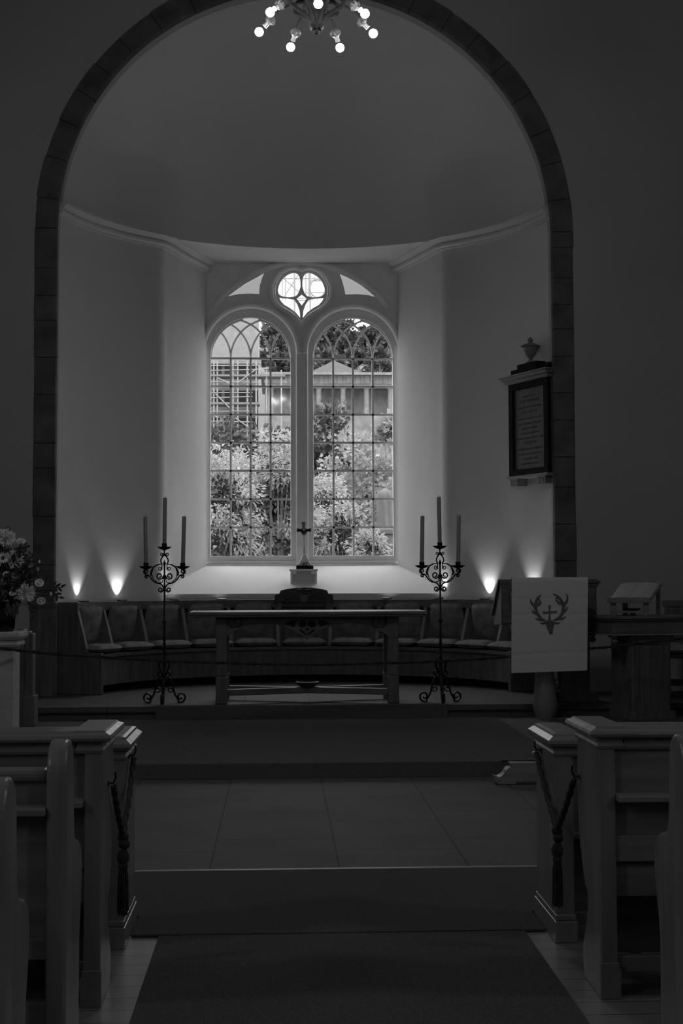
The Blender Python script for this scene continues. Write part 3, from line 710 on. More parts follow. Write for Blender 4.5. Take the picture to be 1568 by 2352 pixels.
plate([(-Wd, 0), (Wd, 0), (Wd, Hd), (-Wd, Hd)], [[(-Wd+fw, fw*0.75), (Wd-fw, fw*0.75), (Wd-fw, Hd-fw*0.8), (-Wd+fw, Hd-fw*0.8)]], -0.045, 0.0, 'frame', BLACKM, mem, bevel=0.006)
MB().box((-Wd+fw*0.9, -0.02, fw*0.6), (Wd-fw*0.9, 0, Hd-fw*0.7)).build('inscribed_panel', MARBLE, mem)
r = random.Random(4); z = Hd-fw*0.8-0.10
for row, (frac, h) in enumerate([(.45, .02), (.62, .03), (.75, .02), (.55, .032), (.8, .018), (.7, .018), (.5, .018), (.6, .018), (.85, .018), (.45, .03), (.8, .018), (.75, .018), (.5, .018), (.6, .018)]):
    x = -frac*(Wd-fw); ins = MB()
    while x < frac*(Wd-fw):                      # worn, unreadable cut letters
        w_ = h*r.uniform(.35, .7)
        if r.random() > 0.1: ins.box((x, -0.0215, z), (x+h*0.13, -0.019, z+h)); ins.box((x, -0.0215, z+h*0.42), (x+w_, -0.019, z+h*0.55))
        x += w_+h*0.25
    z -= h+0.037; ins.build('inscription_line', CUTM, mem)
MB().box((-Wd-.01, -0.07, -0.03), (Wd+.01, dep, 0.0)).build('lower_ledge', GREYM, mem, bevel=0.006)
for s in (-1, 1):
    b = MB(); x = s*(Wd-0.12); b.box((x-0.08, -0.06, -0.05), (x+0.08, dep, -0.03))
    for k in range(5): b.box((x-0.07+k*0.03, -0.055, -0.115), (x-0.07+k*0.03+0.018, dep, -0.05))
    b.box((x-0.065, -0.04, -0.11), (x+0.065, dep, -0.05)); b.build('bracket', GREYM, mem)
cb = MB(); prof = [(0, 0), (0.015, 0.012), (0.022, 0.03), (0.055, 0.042), (0.065, 0.066), (0.085, 0.076), (0.085, 0.088), (0, 0.094)]
cb.loft([[(-Wd-o, -0.045-o, Hd+z), (Wd+o, -0.045-o, Hd+z), (Wd+o, dep, Hd+z), (-Wd-o, dep, Hd+z)] for o, z in prof]); cb.build('cornice', GREYM, mem)
MB().box((-Wd+0.02, -0.02, Hd+0.09), (Wd-0.02, dep, Hd+0.165)).build('attic_block', BLACKM, mem)
MB().box((-Wd*0.5, -0.05, Hd+0.09), (Wd*0.45, dep-.01, Hd+0.205)).build('urn_plinth', BLACKM, mem)
MB().lathe([(r*.72, z*.68) for r, z in [(0, 0), (0.075, 0), (0.07, 0.02), (0.03, 0.04), (0.022, 0.06), (0.04, 0.085), (0.075, 0.13), (0.105, 0.2), (0.115, 0.25), (0.108, 0.265), (0.15, 0.275), (0.15, 0.285), (0.11, 0.31), (0.05, 0.33), (0.032, 0.345), (0.045, 0.37), (0.05, 0.385), (0.03, 0.405), (0.012, 0.425), (0, 0.44)]], (0, 0.0, Hd+0.205), 20).build('urn', GREYM, mem, smooth=True)
# ---- reading desk behind the cloth lectern
ry = 13.98
d0, d1 = atY(1150, 1336, ry), atY(1370, 1433, ry)
desk = thing('reading_desk', 'dark panelled oak reading desk with moulded top behind the stag cloth', 'desk', ((d0.x+d1.x)/2, ry+0.2, Z2)); DO = Vector(desk.location)
zt, zb = d0.z, d1.z
b = MB(); b.loft([[(d0.x, y, z) for y, z in ((ry, zb), (ry, zt), (ry+0.05, zt), (ry+0.46, zt-0.33), (ry+0.46, zb-0.02))], [(d1.x, y, z) for y, z in ((ry, zb), (ry, zt), (ry+0.05, zt), (ry+0.46, zt-0.33), (ry+0.46, zb-0.02))]])
b.build('desk_box', WOOD, desk, DO)
MB().obox(((d0.x-0.02+d1.x+0.02)/2, ry+0.02, zt+0.012), ((d0.x+d1.x)/2, ry+0.48, zt-0.335), d1.x-d0.x+0.05, 0.025).build('book_slope', WOODH, desk, DO)
m = MB()
for o, z0, z1 in ((0.035, -0.02, 0.006), (0.02, -0.045, -0.02), (0.01, -0.06, -0.045)): m.box((d0.x-o*0.2, ry-o, zt+z0), (d1.x+o, ry+0.03, zt+z1))
m.build('cornice', WOODH, desk, DO, bevel=0.004)
px0, px1 = atY(1352, 1500, ry).x, atY(1366, 1500, ry).x
plate([(d0.x+.01, zb+.01), (d1.x-.01, zb+.01), (d1.x-.01, zt-.07), (d0.x+.01, zt-.07)], [[(d0.x+.08, zb+.06), (d1.x-.08, zb+.06), (d1.x-.08, zt-.12), (d0.x+.08, zt-.12)]], ry-0.012, ry+0.004, 'panel_frame', WOODH, desk, DO, bevel=0.003)
s0, s1 = atY(1291, 1610, ry), atY(1357, 1610, ry)
MB().box((s0.x, ry+0.03, Z2), (s1.x, ry+0.42, zb+0.01)).build('pedestal', WOOD, desk, DO, bevel=0.006)
MB().box((s0.x-0.02, ry+0.02, Z2), (s1.x+0.08, ry+0.44, Z2+0.09)).build('plinth', WOOD, desk, DO, bevel=0.006)
k0 = atY(1272, 1586, ry).x
MB().box((k0, ry+0.05, atY(1280, 1590, ry).z), (s0.x, ry+0.4, atY(1280, 1584, ry).z)).build('shelf', LIGHTW, desk, DO)
MB().box((k0-0.03, ry+0.05, Z2), (k0, ry+0.4, zb)).build('side_board', WOOD, desk, DO)
hs = thing('hassock', 'small pale cushion on the low shelf of the reading desk beside the baluster', 'hassock', ((k0+s0.x)/2, ry+0.2, atY(1280, 1584, ry).z+0.001))
pad(0.08, 0.26, 0.09, 9).build('hassock_body', CREAM, hs, smooth=True); piping(0.08, 0.26, 0.09).build('piping', CUSH, hs)
# ---- cloth lectern on a glossy baluster
by, bx = 13.62, atY(1252, 1640, 13.62).x
lec = thing('lectern', 'lectern on a glossy baluster pillar, its desk hidden by the stag cloth', 'lectern', (bx, by, Z1)); LO = Vector((bx, by, Z1))
ze = atY(1250, 1545, by).z; h = ze-Z1
MB().lathe([(0, 0), (0.085, 0), (0.09, 0.02), (0.105, 0.05), (0.117, 0.11), (0.116, 0.16), (0.108, 0.24), (0.097, 0.33), (0.09, h), (0.085, h+0.1), (0.088, h+0.3), (0.06, h+0.36), (0.055, h+0.62), (0, h+0.62)], LO, 32).build('baluster', GLAZE, lec, LO, smooth=True)
bt = atY(1262, 1332, 13.42).z
MB().obox((atY(1262, 1400, 13.5).x, 13.44, bt-0.012), (atY(1262, 1400, 13.5).x, 13.80, bt-0.16), 0.66, 0.03).build('desk_board', WOODH, lec, LO, bevel=0.005)
MB().box((bx-0.06, 13.56, Z1+h+0.58), (bx+0.06, 13.7, bt-0.085)).build('bracket', WOOD, lec, LO)
cl = thing('lectern_cloth', 'pale cloth with a dark stag head and cross hanging from the lectern', 'cloth', (0, 0, 0)); 
fy = 13.40
c00, c10, c11, c01 = (atY(x, y, fy) for x, y in ((1174, 1546), (1348, 1540), (1350, 1331), (1175, 1332)))
cl.location = (c00.x/2+c10.x/2, fy, c00.z); FO = Vector(cl.location)
b = MB(); nx, nz = 30, 60
def clothpt(u, v, back=0.0):
    p = c00.lerp(c10, u).lerp(c01.lerp(c11, u), v)
    y = fy + 0.006*math.sin(u*5+1)*(1-v)
    for f in (0.20, 0.44, 0.62, 0.80): y += 0.006*math.exp(-((v-f-0.006*math.sin(u*6+f*20))/0.012)**2)*(1 if f != 0.44 else -0.4)
    y += 0.004*math.exp(-((u-0.52)/0.02)**2)
    return Vector((p.x, y+back, p.z))
for bk in (0.0, 0.004):
    R = [[b.b.verts.new(clothpt(i/nx, j/nz, bk)) for i in range(nx+1)] for j in range(nz+1)]
    for j in range(nz):
        for i in range(nx): b.b.faces.new((R[j][i], R[j][i+1], R[j+1][i+1], R[j+1][i]))
b.loft([[clothpt(i/nx, 1) for i in range(nx+1)], [clothpt(i/nx, 1)+Vector((0, 0.015, 0.022)) for i in range(nx+1)], [clothpt(i/nx, 1)+Vector((0, 0.1, 0.0)) for i in range(nx+1)], [clothpt(i/nx, 1)+Vector((0, 0.4, -0.115)) for i in range(nx+1)]], closed=False)
b.build('cloth_panel', LINEN, cl, FO, smooth=True)
em = MB()
def eq(x, y):
    p = atY(1120+x/3.5, 1290+y/3.5, fy)
    return Vector((p.x, fy-0.0065, p.z))
def stroke(pts, ws):                                 # ribbon of varying width, slightly raised
    P = smoothp([(p[0], p[1], w) for p, w in zip(pts, ws)], 5); sc = 1/3.5/243*1.0
    q = [eq(p.x, p.y) for p in P]; wd = [max(p.z, 0.6)*0.00118/2 for p in P]; n = len(q); L_, R_ = [], []
    for i in range(n):
        t = (q[min(i+1, n-1)]-q[max(i-1, 0)]).normalized(); nn = Vector((-t.z, 0, t.x))
        L_.append(q[i]+nn*wd[i]); R_.append(q[i]-nn*wd[i])
    em.loft([L_, [(a+c)/2+Vector((0, -0.002, 0)) for a, c in zip(L_, R_)], R_, [(a+c)/2+Vector((0, 0.009, 0)) for a, c in zip(L_, R_)], L_], closed=False, caps=False)
# antlers, traced
stroke([(462, 476), (430, 460), (404, 430), (388, 395), (380, 360), (388, 325), (402, 290), (424, 266)], [16, 20, 22, 24, 26, 26, 18, 4])
stroke([(384, 362), (362, 345), (346, 322), (342, 294)], [20, 20, 14, 4])
stroke([(386, 350), (408, 346), (420, 328), (416, 308), (400, 300)], [14, 18, 16, 10, 4])
stroke([(402, 425), (378, 412), (362, 402), (350, 390)], [16, 16, 12, 4])
stroke([(440, 468), (412, 466), (392, 460), (378, 452)], [14, 16, 12, 4])
stroke([(530, 472), (566, 455), (590, 425), (602, 390), (606, 350), (592, 320), (570, 290), (548, 270), (522, 258)], [16, 20, 22, 24, 28, 26, 22, 14, 4])
stroke([(602, 352), (622, 335), (636, 305), (636, 276), (628, 256)], [18, 20, 18, 12, 4])
stroke([(600, 346), (574, 334), (554, 316), (548, 296), (554, 280)], [14, 18, 16, 10, 4])
stroke([(600, 410), (618, 396), (632, 378), (636, 358)], [16, 18, 12, 4])
stroke([(560, 462), (590, 460), (612, 450), (628, 438)], [16, 16, 12, 4])
# ears, head
stroke([(418, 488), (440, 496), (466, 490), (480, 484)], [3, 14, 18, 20]); stroke([(582, 486), (560, 496), (534, 492), (518, 486)], [3, 14, 18, 20])
stroke([(500, 470), (499, 490), (499, 515), (502, 545), (504, 565), (504, 580)], [40, 70, 60, 44, 32, 26])
# cross
stroke([(494, 474), (494, 440), (494, 400), (494, 370), (494, 350)], [20, 13, 11, 13, 22]); stroke([(442, 410), (465, 408), (496, 406), (530, 404), (551, 402)], [20, 12, 11, 12, 20])
em.build('stag_emblem', EMB, cl, FO)
# ---- oblong table on a pedestal with book stand and bowl
gy = 13.66; g0 = atY(1478, 1655, 13.45)
ped = thing('pedestal_table', 'dark oak table with turned pendants on a square pedestal, right of the stag cloth', 'table', (g0.x+0.03, gy, Z1), dg(11))
zt = atY(1445, 1420, 13.3).z-Z1; HWp, HDp = 0.42, 0.29
tb = MB(); tb.loft([[(-HWp-o, -HDp-o, zt+z), (HWp+o, -HDp-o, zt+z), (HWp+o, HDp+o, zt+z), (-HWp-o, HDp+o, zt+z)] for o, z in ((0, -0.03), (0.02, -0.026), (0.025, -0.012), (0.035, -0.006), (0.035, 0.01), (0.02, 0.016))]); tb.build('tabletop', WOODH, ped)
MB().box((-HWp, -HDp, zt-0.15), (HWp, HDp, zt-0.03)).build('frieze', WOODH, ped, bevel=0.004)
MB().box((-HWp-.01, -HDp-.01, zt-0.165), (HWp+.01, HDp+.01, zt-0.15)).build('lower_moulding', LIGHTW, ped, bevel=0.003)
for sx in (-1, 1):
    for sy in (-1, 1):
        MB().lathe([(0, -0.085), (0.02, -0.08), (0.034, -0.06), (0.03, -0.04), (0.014, -0.03), (0.03, -0.02), (0.03, 0)], (sx*(HWp-.035), sy*(HDp-.035), zt-0.165), 14).build('turned_pendant', WOOD, ped, smooth=True)
MB().box((-0.20, -0.24, 0.0), (0.20, 0.24, zt-0.165)).build('pedestal', WOOD, ped, bevel=0.012)
pf = MB()
for x in (-0.18, 0.13): pf.box((x, -0.252, 0.08), (x+0.05, -0.24, zt-0.2))
pf.box((-0.18, -0.252, zt-0.25), (0.18, -0.24, zt-0.2)); pf.box((-0.23, -0.27, 0), (0.23, 0.27, 0.08)); pf.box((-0.22, -0.26, zt-0.2), (0.22, 0.26, zt-0.165)); pf.build('pedestal_frame', WOOD, ped, bevel=0.004)
PT = Vector(ped.location)+Vector((0, 0, zt+0.016))
by_ = 13.5
def bp(x, y, d=by_): return atY(1120+x/3.5, 1290+y/3.5, d)
o_ = bp(1150, 445); bst = thing('book_stand', 'little four legged wooden book stand with sloping top on the pedestal table', 'stand', (o_.x, by_+0.12, PT.z)); BS = Vector(bst.location)
fl, fr, bl_, br2 = bp(963, 308, by_), bp(1308, 308, by_), bp(1060, 178, by_+0.27), bp(1405, 172, by_+0.27)
fl.z = fr.z = (fl.z+fr.z)/2; bl_.z = br2.z = (bl_.z+br2.z)/2
b = MB(); nrm = (fr-fl).cross(bl_-fl).normalized()
b.loft([[fl, fr, br2, bl_], [p-nrm*0.02 for p in (fl, fr, br2, bl_)]]); b.build('slope', LIGHTW, bst, BS, bevel=0.003)
b = MB().box((fl.x, by_-0.015, fl.z-0.03), (fr.x, by_+0.012, fl.z+0.022)); b.build('book_ledge', LIGHTW, bst, BS, bevel=0.004)
for x, y0, zz in ((1015, by_+0.02, fl.z-.01), (1280, by_+0.02, fl.z-.01)): 
    q = bp(x, 400); MB().box((q.x-0.024, y0, PT.z), (q.x+0.024, y0+0.04, zz)).build('leg', LIGHTW, bst, BS, bevel=0.003)
for x in (1104, 1366):
    q = bp(x, 400, by_+0.24); MB().box((q.x-0.024, by_+0.22, PT.z), (q.x+0.024, by_+0.26, bl_.z-0.03)).build('leg', LIGHTW, bst, BS, bevel=0.003)
q0, q1 = bp(1015, 405), bp(1280, 405)
MB().box((q0.x+.02, by_+0.03, q0.z-0.01), (q1.x-.02, by_+0.05, q0.z+0.01)).build('stretcher', LIGHTW, bst, BS)
bk = thing('open_book', 'open book lying on the sloping book stand', 'book', fl.lerp(fr, .5).lerp(bl_.lerp(br2, .5), .5)+nrm*0.003); KB = Vector(bk.location)
ex, ey = (fr-fl).normalized(), (bl_-fl).normalized(); wv, hv = (fr-fl).length, (bl_-fl).length
for s, nm in ((-1, 'left_pages'), (1, 'right_pages')):
    b = MB(); rings = []
    for i in range(9):
        t = i/8; u = s*t*wv*0.46; hh = 0.004+0.022*math.sin(PI*min(1, t*0.9+0.08))**0.6*(1-t*0.4)
        base = fl.lerp(fr, .5)+ex*u
        rings.append([base+ey*(hv*0.06)+nrm*0.001, base+ey*(hv*0.94)+nrm*0.001, base+ey*(hv*0.94)+nrm*hh, base+ey*(hv*0.06)+nrm*hh])
    b.loft(rings); b.build(nm, PAPER, bk, KB, smooth=True)
q = bp(1190, 385); dish = thing('dish', 'small dark dish on the pedestal table beneath the book stand', 'dish', (q.x, by_+0.13, PT.z))
MB().lathe([(0, 0), (0.04, 0), (0.03, 0.012), (0.018, 0.03), (0.03, 0.045), (0.075, 0.058), (0.082, 0.07), (0.07, 0.072), (0, 0.066)], n=24).build('dish_body', DARKW, dish, smooth=True)
# ---- wooden chair at the right edge
ch = thing('side_chair', 'dark wooden side chair with pale seat cushion at the right edge, beyond the pedestal table', 'chair', (atY(1592, 1650, 14.4).x, 14.6, Z2), dg(-20))
MB().box((-.24, -.22, .40), (.24, .22, .44)).build('seat', WOOD, ch, bevel=0.006)
for sx in (-1, 1):
    MB().box((sx*.215-.022, -.215, 0), (sx*.215+.022, -.17, .64)).build('leg', WOOD, ch, bevel=0.004); MB().box((sx*.215-.022, .17, 0), (sx*.215+.022, .215, .98)).build('leg', WOOD, ch, bevel=0.004)
    MB().tube([(sx*.215, -.24, .65), (sx*.215, -.1, .665), (sx*.215, .18, .65)], 0.028, 8).build('arm', WOOD, ch, smooth=True)
MB().box((-.2, .18, .55), (.2, .2, .92)).build('backrest', WOOD, ch, bevel=0.005); MB().box((-.26, .165, .92), (.26, .22, .99)).build('crest_rail', WOOD, ch, bevel=0.008)
for y in (-.19, .19): MB().box((-.2, y-.012, .12), (.2, y+.012, .16)).build('stretcher', WOOD, ch)
b = pad(.44, .4, .09, 3); b.build('seat_cushion', CREAM, ch, (0, 0, -.44), smooth=True)
# ---- flower stand at the left edge
fyd = 12.6; f0 = atY(-4, 1640, fyd)
fs = thing('flower_plinth', 'pale stone plinth with moulded head at the left edge carrying the flowers', 'plinth', (f0.x, fyd, Z1)); fz = atY(20, 1450, fyd).z-Z1
MB().box((-.155, -.155, 0), (.155, .155, fz-.13)).build('shaft', COLST, fs, bevel=0.006)
b = MB(); b.loft([[(-.155-o, -.155-o, fz+z), (.155+o, -.155-o, fz+z), (.155+o, .155+o, fz+z), (-.155-o, .155+o, fz+z)] for o, z in ((0, -.14), (.03, -.13), (.04, -.11), (.032, -.085), (.03, -.075), (.05, -.065), (.062, -.04), (.06, -.012), (.05, 0))]); b.build('moulded_head', COLST, fs)
vz = Z1+fz; vs = thing('glass_vase', 'dark glass vase of water standing on the pale plinth', 'vase', (f0.x+.0, fyd, vz)); vh = 0.26
MB().lathe([(0, 0), (.12, 0), (.135, .03), (.14, .12), (.125, .2), (.135, vh), (.128, vh), (.118, .2), (.132, .12), (.127, .03), (0, .012)], n=28).build('vase_body', GLASSV, vs, smooth=True)
MB().lathe([(0, .014), (.122, .03), (.126, .12), (.112, .19), (0, .19)], n=24).build('water', GLASSV, vs, smooth=True)
fl_ = thing('flower_arrangement', 'large arrangement of white chrysanthemums, roses and dark foliage in the glass vase', 'flowers', (f0.x, fyd, vz+.02)); FLO = Vector(fl_.location)
rnd = random.Random(11)
def fp(x, y, d=0.0): p = atY(x/4.704, 1180+y/4.704, fyd+d); return p
neck = Vector((f0.x, fyd, vz+vh))
def leafy(b, p, d, ln, wd, up=None):
    d = d.normalized(); sd = d.cross(Vector((rnd.uniform(-.4, .4), -1, rnd.uniform(-.4, .4)))).normalized(); n_ = sd.cross(d)
    q = [p, p+d*ln*.3+sd*wd*.5, p+d*ln*.65+sd*wd*.42+n_*ln*.05, p+d*ln, p+d*ln*.65-sd*wd*.42+n_*ln*.05, p+d*ln*.3-sd*wd*.5]
    c = [p+d*ln*.3-n_*wd*.08, p+d*ln*.65-n_*wd*.05]
    V = [b.b.verts.new(k) for k in q+c]
    for f in ((0, 1, 6), (1, 2, 7, 6), (2, 3, 7), (3, 4, 7), (4, 5, 6, 7), (5, 0, 6)): b.b.faces.new([V[i] for i in f])
def mum(p, r, m, name, n=190):
    b = MB()
    for i in range(n):
        a = rnd.uniform(0, 2*PI); e = math.acos(1-2*(i+.5)/n*0.8); 
        d = Vector((math.sin(e)*math.cos(a), -math.cos(e)*0.9-.1, math.sin(e)*math.sin(a)+.15)); leafy(b, p+d*r*.15, d, r*rnd.uniform(.6, 1.0), r*.17)
    b.ball(p, r*.3, 8); b.build(name, m, fl_, FLO)
def rose(p, r, m, name):
    b = MB(); d0 = Vector((rnd.uniform(-.3, .3), -.7, rnd.uniform(.3, .8))).normalized(); q = Vector((0, 0, 1)).rotation_difference(d0)
    for ring, (rr, hh, n) in enumerate(((.35, .9, 4), (.6, .75, 5), (.95, .45, 6))):
        for k in range(n):
            a = 2*PI*k/n+ring*.5; rings = []
            for j in range(4):
                t = j/3; rings.append([p+(q @ Vector((r*(.25+(rr-.25)*t**.7)*math.cos(a+w_), r*(.25+(rr-.25)*t**.7)*math.sin(a+w_), r*(hh*t-.3)))) for w_ in (-.75, -.4, 0, .4, .75)])
            b.loft(rings, closed=False)
    b.ball(p, r*.28, 8); b.build(name, m, fl_, FLO, smooth=True)
heads = [('mum', 65, 265, .085), ('mum', 150, 500, .095), ('mum', 285, 860, .09), ('rose', 228, 300, .042), ('rose', 182, 700, .045), ('rose', 425, 750, .042), ('rose', 445, 945, .042), ('rose', 140, 860, .035), ('rose', 75, 655, .04), ('rose', 10, 190, .04), ('rose', 55, 380, .045), ('daisy', 35, 475, .055), ('rose', 20, 740, .04), ('bud', 425, 522, .018), ('bud', 405, 600, .02), ('bud', 550, 870, .02), ('mum', -120, 420, .09), ('mum', -60, 780, .09), ('rose', -40, 560, .045), ('rose', -150, 640, .045), ('mum', -200, 640, .08)]
stems = MB()
for kd, x, y, r in heads:
    p = fp(x, y, rnd.uniform(-.12, .02))
    if kd == 'mum': mum(p, r, PETAL, 'chrysanthemum')
    elif kd == 'rose': rose(p, r, PETAL if rnd.random() < .7 else PETALG, 'rose')
    elif kd == 'daisy':
        b = MB()
        for k in range(13): 
            a = 2*PI*k/13; leafy(b, p, Vector((math.cos(a), -.25, math.sin(a))), r, r*.42)
        b.build('daisy', PETAL, fl_, FLO); MB().ball(p+Vector((0, -.012, 0)), r*.28, 8).build('daisy_eye', LEAFD, fl_, FLO)
    else: MB().lathe([(0, -r), (r*.6, -r*.5), (r*.7, .1*r), (r*.3, r*.9), (0, r*1.2)], p, 8).build('bud', PETALG, fl_, FLO, smooth=True)
    mdl = neck.lerp(p, .5)+Vector((0, -.02, .05)); stems.tube([neck+Vector((rnd.uniform(-.06, .06), rnd.uniform(-.06, .06), -.2)), neck, mdl, p+Vector((0, .02, -.01))], .004, 6)
lv = MB()
for i in range(420):
    a = rnd.uniform(0, 2*PI); rr = rnd.random()**.6
    x, y = 10+rr*math.cos(a)*330, 700+rr*math.sin(a)*330
    if x > 380 or y < 330: continue
    p = fp(x, y, rnd.uniform(-.1, .25)); d = (p-neck).normalized()+Vector((rnd.uniform(-.8, .8), rnd.uniform(-.6, .6), rnd.uniform(-.8, .6))); leafy(lv, p, d, rnd.uniform(.05, .11), rnd.uniform(.02, .04))
def sprig(pts, n, ln, dd=-.05):
    P = [fp(x, y, dd) for x, y in pts]; stems.tube(smoothp(P, 4), .003, 5)
    Q = smoothp(P, 6)
    for i in range(n):
        k = int(len(Q)*(.35+.65*i/n)); k = min(k, len(Q)-2); t = (Q[k+1]-Q[k]).normalized(); s = 1 if i % 2 else -1
        leafy(lv, Q[k], t+Vector((t.z, 0, -t.x))*s*.8, ln, ln*.4)
sprig([(150, 880), (350, 900), (480, 870), (560, 790), (600, 790), (670, 800)], 9, .06); sprig([(350, 900), (500, 880), (590, 860), (635, 905)], 7, .06)
sprig([(120, 560), (190, 420), (240, 360), (275, 365)], 7, .055); sprig([(200, 520), (300, 500), (345, 520), (430, 522)], 6, .05); sprig([(100, 1000), (300, 980), (345, 1010), (370, 1100)], 8, .06); sprig([(200, 620), (330, 600), (450, 650), (510, 690)], 7, .06)
sprig([(200, 600), (280, 560), (330, 430), (370, 465)], 5, .04)
stems.tube([fp(x, y, -.05) for x, y in ((0, 155), (50, 160), (95, 142), (116, 155), (105, 180), (60, 195), (30, 220))], .003, 5)
for i in range(26):
    a = rnd.uniform(-.5, 1.0); p0 = fp(60+rnd.uniform(0, 120), 1000+rnd.uniform(-60, 40), -.1); leafy(lv, p0, Vector((rnd.uniform(-.3, .6), -.3, -1)), rnd.uniform(.05, .09), .025)
lv.build('foliage', LEAFD, fl_, FLO); stems.build('stems', LEAFD, fl_, FLO, smooth=True)
# trailing thread of a dried stem
# ---- dark oak stall end beside the plinth
q0, q1 = atY(38, 1600, 13.25), atY(74, 1445, 13.25)
se = thing('oak_screen_post', 'dark oak screen post with stepped base behind the pale flower plinth', 'post', ((q0.x+q1.x)/2, 13.3, Z1)); so2 = Vector(se.location); zq = q1.z
for k, (a, c) in enumerate(((0.0, .46), (.42, .78), (.74, 1.0))):
    x0, x1 = q0.x+(q1.x-q0.x)*a, q0.x+(q1.x-q0.x)*c; MB().box((x0, 13.25+.02*k, Z1), (x1, 13.45, zq-.02*k)).build('moulded_board', WOOD, se, so2, bevel=.01)
MB().box((q0.x-.02, 13.24, Z1), (q1.x+.025, 13.46, Z1+.28)).build('stepped_base', WOOD, se, so2, bevel=.006)
# dado panels on the piers
for s, nm in ((-1, 'left'), (1, 'right')):
    pd = thing('pier_dado', f'dark oak dado board against the foot of the {nm} stone pier', 'panel', (AX+s*2.80, YW0-.03, Z2))
    hgt = atY(100, 1385, YW0).z-Z2
    MB().box((-.13, -.012, 0), (.13, .012, hgt)).build('board', WOOD, pd); MB().box((-.14, -.02, hgt-.05), (.14, .012, hgt)).build('capping', WOODH, pd); MB().box((-.135, -.02, 0), (.135, .012, .06)).build('skirting', WOOD, pd)
# ================================================================== NAVE
# ---- carpets
o = MB().box((-0.76, -3.5, 0), (0.735, 5.87, 0.008)).build('carpet_runner', CARPET, bevel=0.003); tag(o, 'dark carpet runner down the middle of the nave between the pews', 'carpet')
b = MB(); b.prism([(-.872, 5.872), (.822, 5.872), (.822, 6.2), (1.25, 6.2), (1.25, 7.113), (-1.25, 7.113), (-1.25, 6.2), (-.872, 6.2)], lambda u, v, a: (u, v, a), 0, .013); o = b.build('cross_carpet', CARPET, bevel=0.004); tag(o, 'wide dark carpet across the nave in front of the stone slabs', 'carpet')
ca = MB()
def carpetstep(b, x0, x1, ya, yb, za, zb):     # lies on the tread and folds down over both risers
    t = 0.009
    pr = [(ya-t, 0.002), (ya-t, za+t-0.006), (ya-t+0.006, za+t), (yb-t-0.0, za+t), (yb-t, zb+t-0.006), (yb-t+0.006, zb+t), (yb+0.07, zb+t), (yb+0.07, zb+0.0005), (yb-0.0005, zb+0.0005), (yb-0.0005, za+0.0005), (ya-0.0005, za+0.0005), (ya-0.0005, 0.002)]
    b.loft([[(x0, y, z) for y, z in pr], [(x1, y, z) for y, z in pr]])
carpetstep(ca, -1.46, 1.36, YS1, YS2-0.03, Z1, Z2); 
ca.box((-1.95, YS1-0.009, 0.002), (-1.46, YS1-0.0005, Z1+.008)); ca.box((-1.95, YS1-0.009, Z1+.0005), (-1.46, YS2-.04, Z1+.009)); ca.box((1.36, YS1-0.009, 0.002), (1.82, YS1-0.0005, Z1+.008)); ca.box((1.36, YS1-0.009, Z1+.0005), (1.82, YS2-.04, Z1+.009))
o = ca.build('step_carpet', CARPETD); tag(o, 'dark carpet laid over the chancel step and up the front of the dais', 'carpet')
# ---- chandelier
cd0 = 8.9; c0 = atY(727, 62, cd0); CR = 0.36
chd = thing('chandelier', 'wrought iron chandelier with seven bare bulbs hanging before the arch', 'chandelier', c0)
def ringp(a, r, z): return Vector((r*math.sin(a), -r*math.cos(a), z))
MB().lathe([(0, -.048), (.014, -.044), (.02, -.032), (.014, -.02), (.006, -.014), (.006, 0.0), (.03, .03), (.05, .07), (.075, .13), (.085, .19), (.06, .24), (.03, .27), (.045, .31), (.03, .36), (.012, .40), (.012, .5), (0, .5)], n=24).build('hub', BIRON, chd, smooth=True)
ff = MB()
for k in range(6):
    a = 2*PI*k/6; ff.tube([ringp(a, .008, .0), ringp(a, .03, -.012), ringp(a, .043, .004), ringp(a, .036, .016)], [.008, .011, .009, .003], 6)
ff.build('finial_flower', BIRON, chd, smooth=True)
for k in range(7):
    a = 2*PI*k/7+PI/7
    P = smoothp([(.012, .015), (.05, .06), (.12, .10), (.165, .125), (.175, .165), (.15, .2), (.10, .19)], 6)
    MB().tube([ringp(a, p.x, p.y) for p in P], [.006]*len(P), 8, flat=2.4).build('scroll_strap', BIRON, chd, smooth=True)
for k in range(7):
    a = 2*PI*k/7
    P = smoothp([(.07, .17), (.12, .165), (.2, .15), (.262, .12), (.292, .078)], 5)
    arm = MB(); arm.tube([ringp(a, p.x, p.y) for p in P], .008, 8)
    arm.tube([ringp(a+.06, .06, .2), ringp(a+.1, .11, .23), ringp(a+.05, .16, .2), ringp(a, .19, .155)], .006, 6)
    ob = arm.build('arm', BIRON, chd, smooth=True)
    ax = (ringp(a, .376, -.004)-ringp(a, .30, .066)).normalized(); kb = ringp(a, .30, .066)
    b = MB(); rings = []; q = Vector((0, 0, 1)).rotation_difference(ax)
    for i in range(9):
        t = i/8; z = -.03+.06*t; r = .006+.026*math.sin(PI*t)**.8
        rings.append([kb+(q @ Vector((r*(1+.16*math.cos(8*w_))*math.cos(w_), r*(1+.16*math.cos(8*w_))*math.sin(w_), z))) for w_ in [2*PI*j/32 for j in range(32)]])
    b.loft(rings); b.build('fluted_knob', KNOB, ob, smooth=True)
    b = MB(); b.lathe([(.0, .026), (.014, .026), (.016, .032), (.015, .045), (.017, .056), (.0, .056)], kb, 16, ax); b.build('bulb_collar', WHITEPL, ob, smooth=True)
    bc = ringp(a, .376, -.004)
    MB().ball(bc, .0275, 14).build('bulb', BULBE, ob, smooth=True)
MB().tube([(0, 0, .48), (0, 0, CEIL-c0.z)], .009, 8).build('suspension_rod', BIRON, chd)
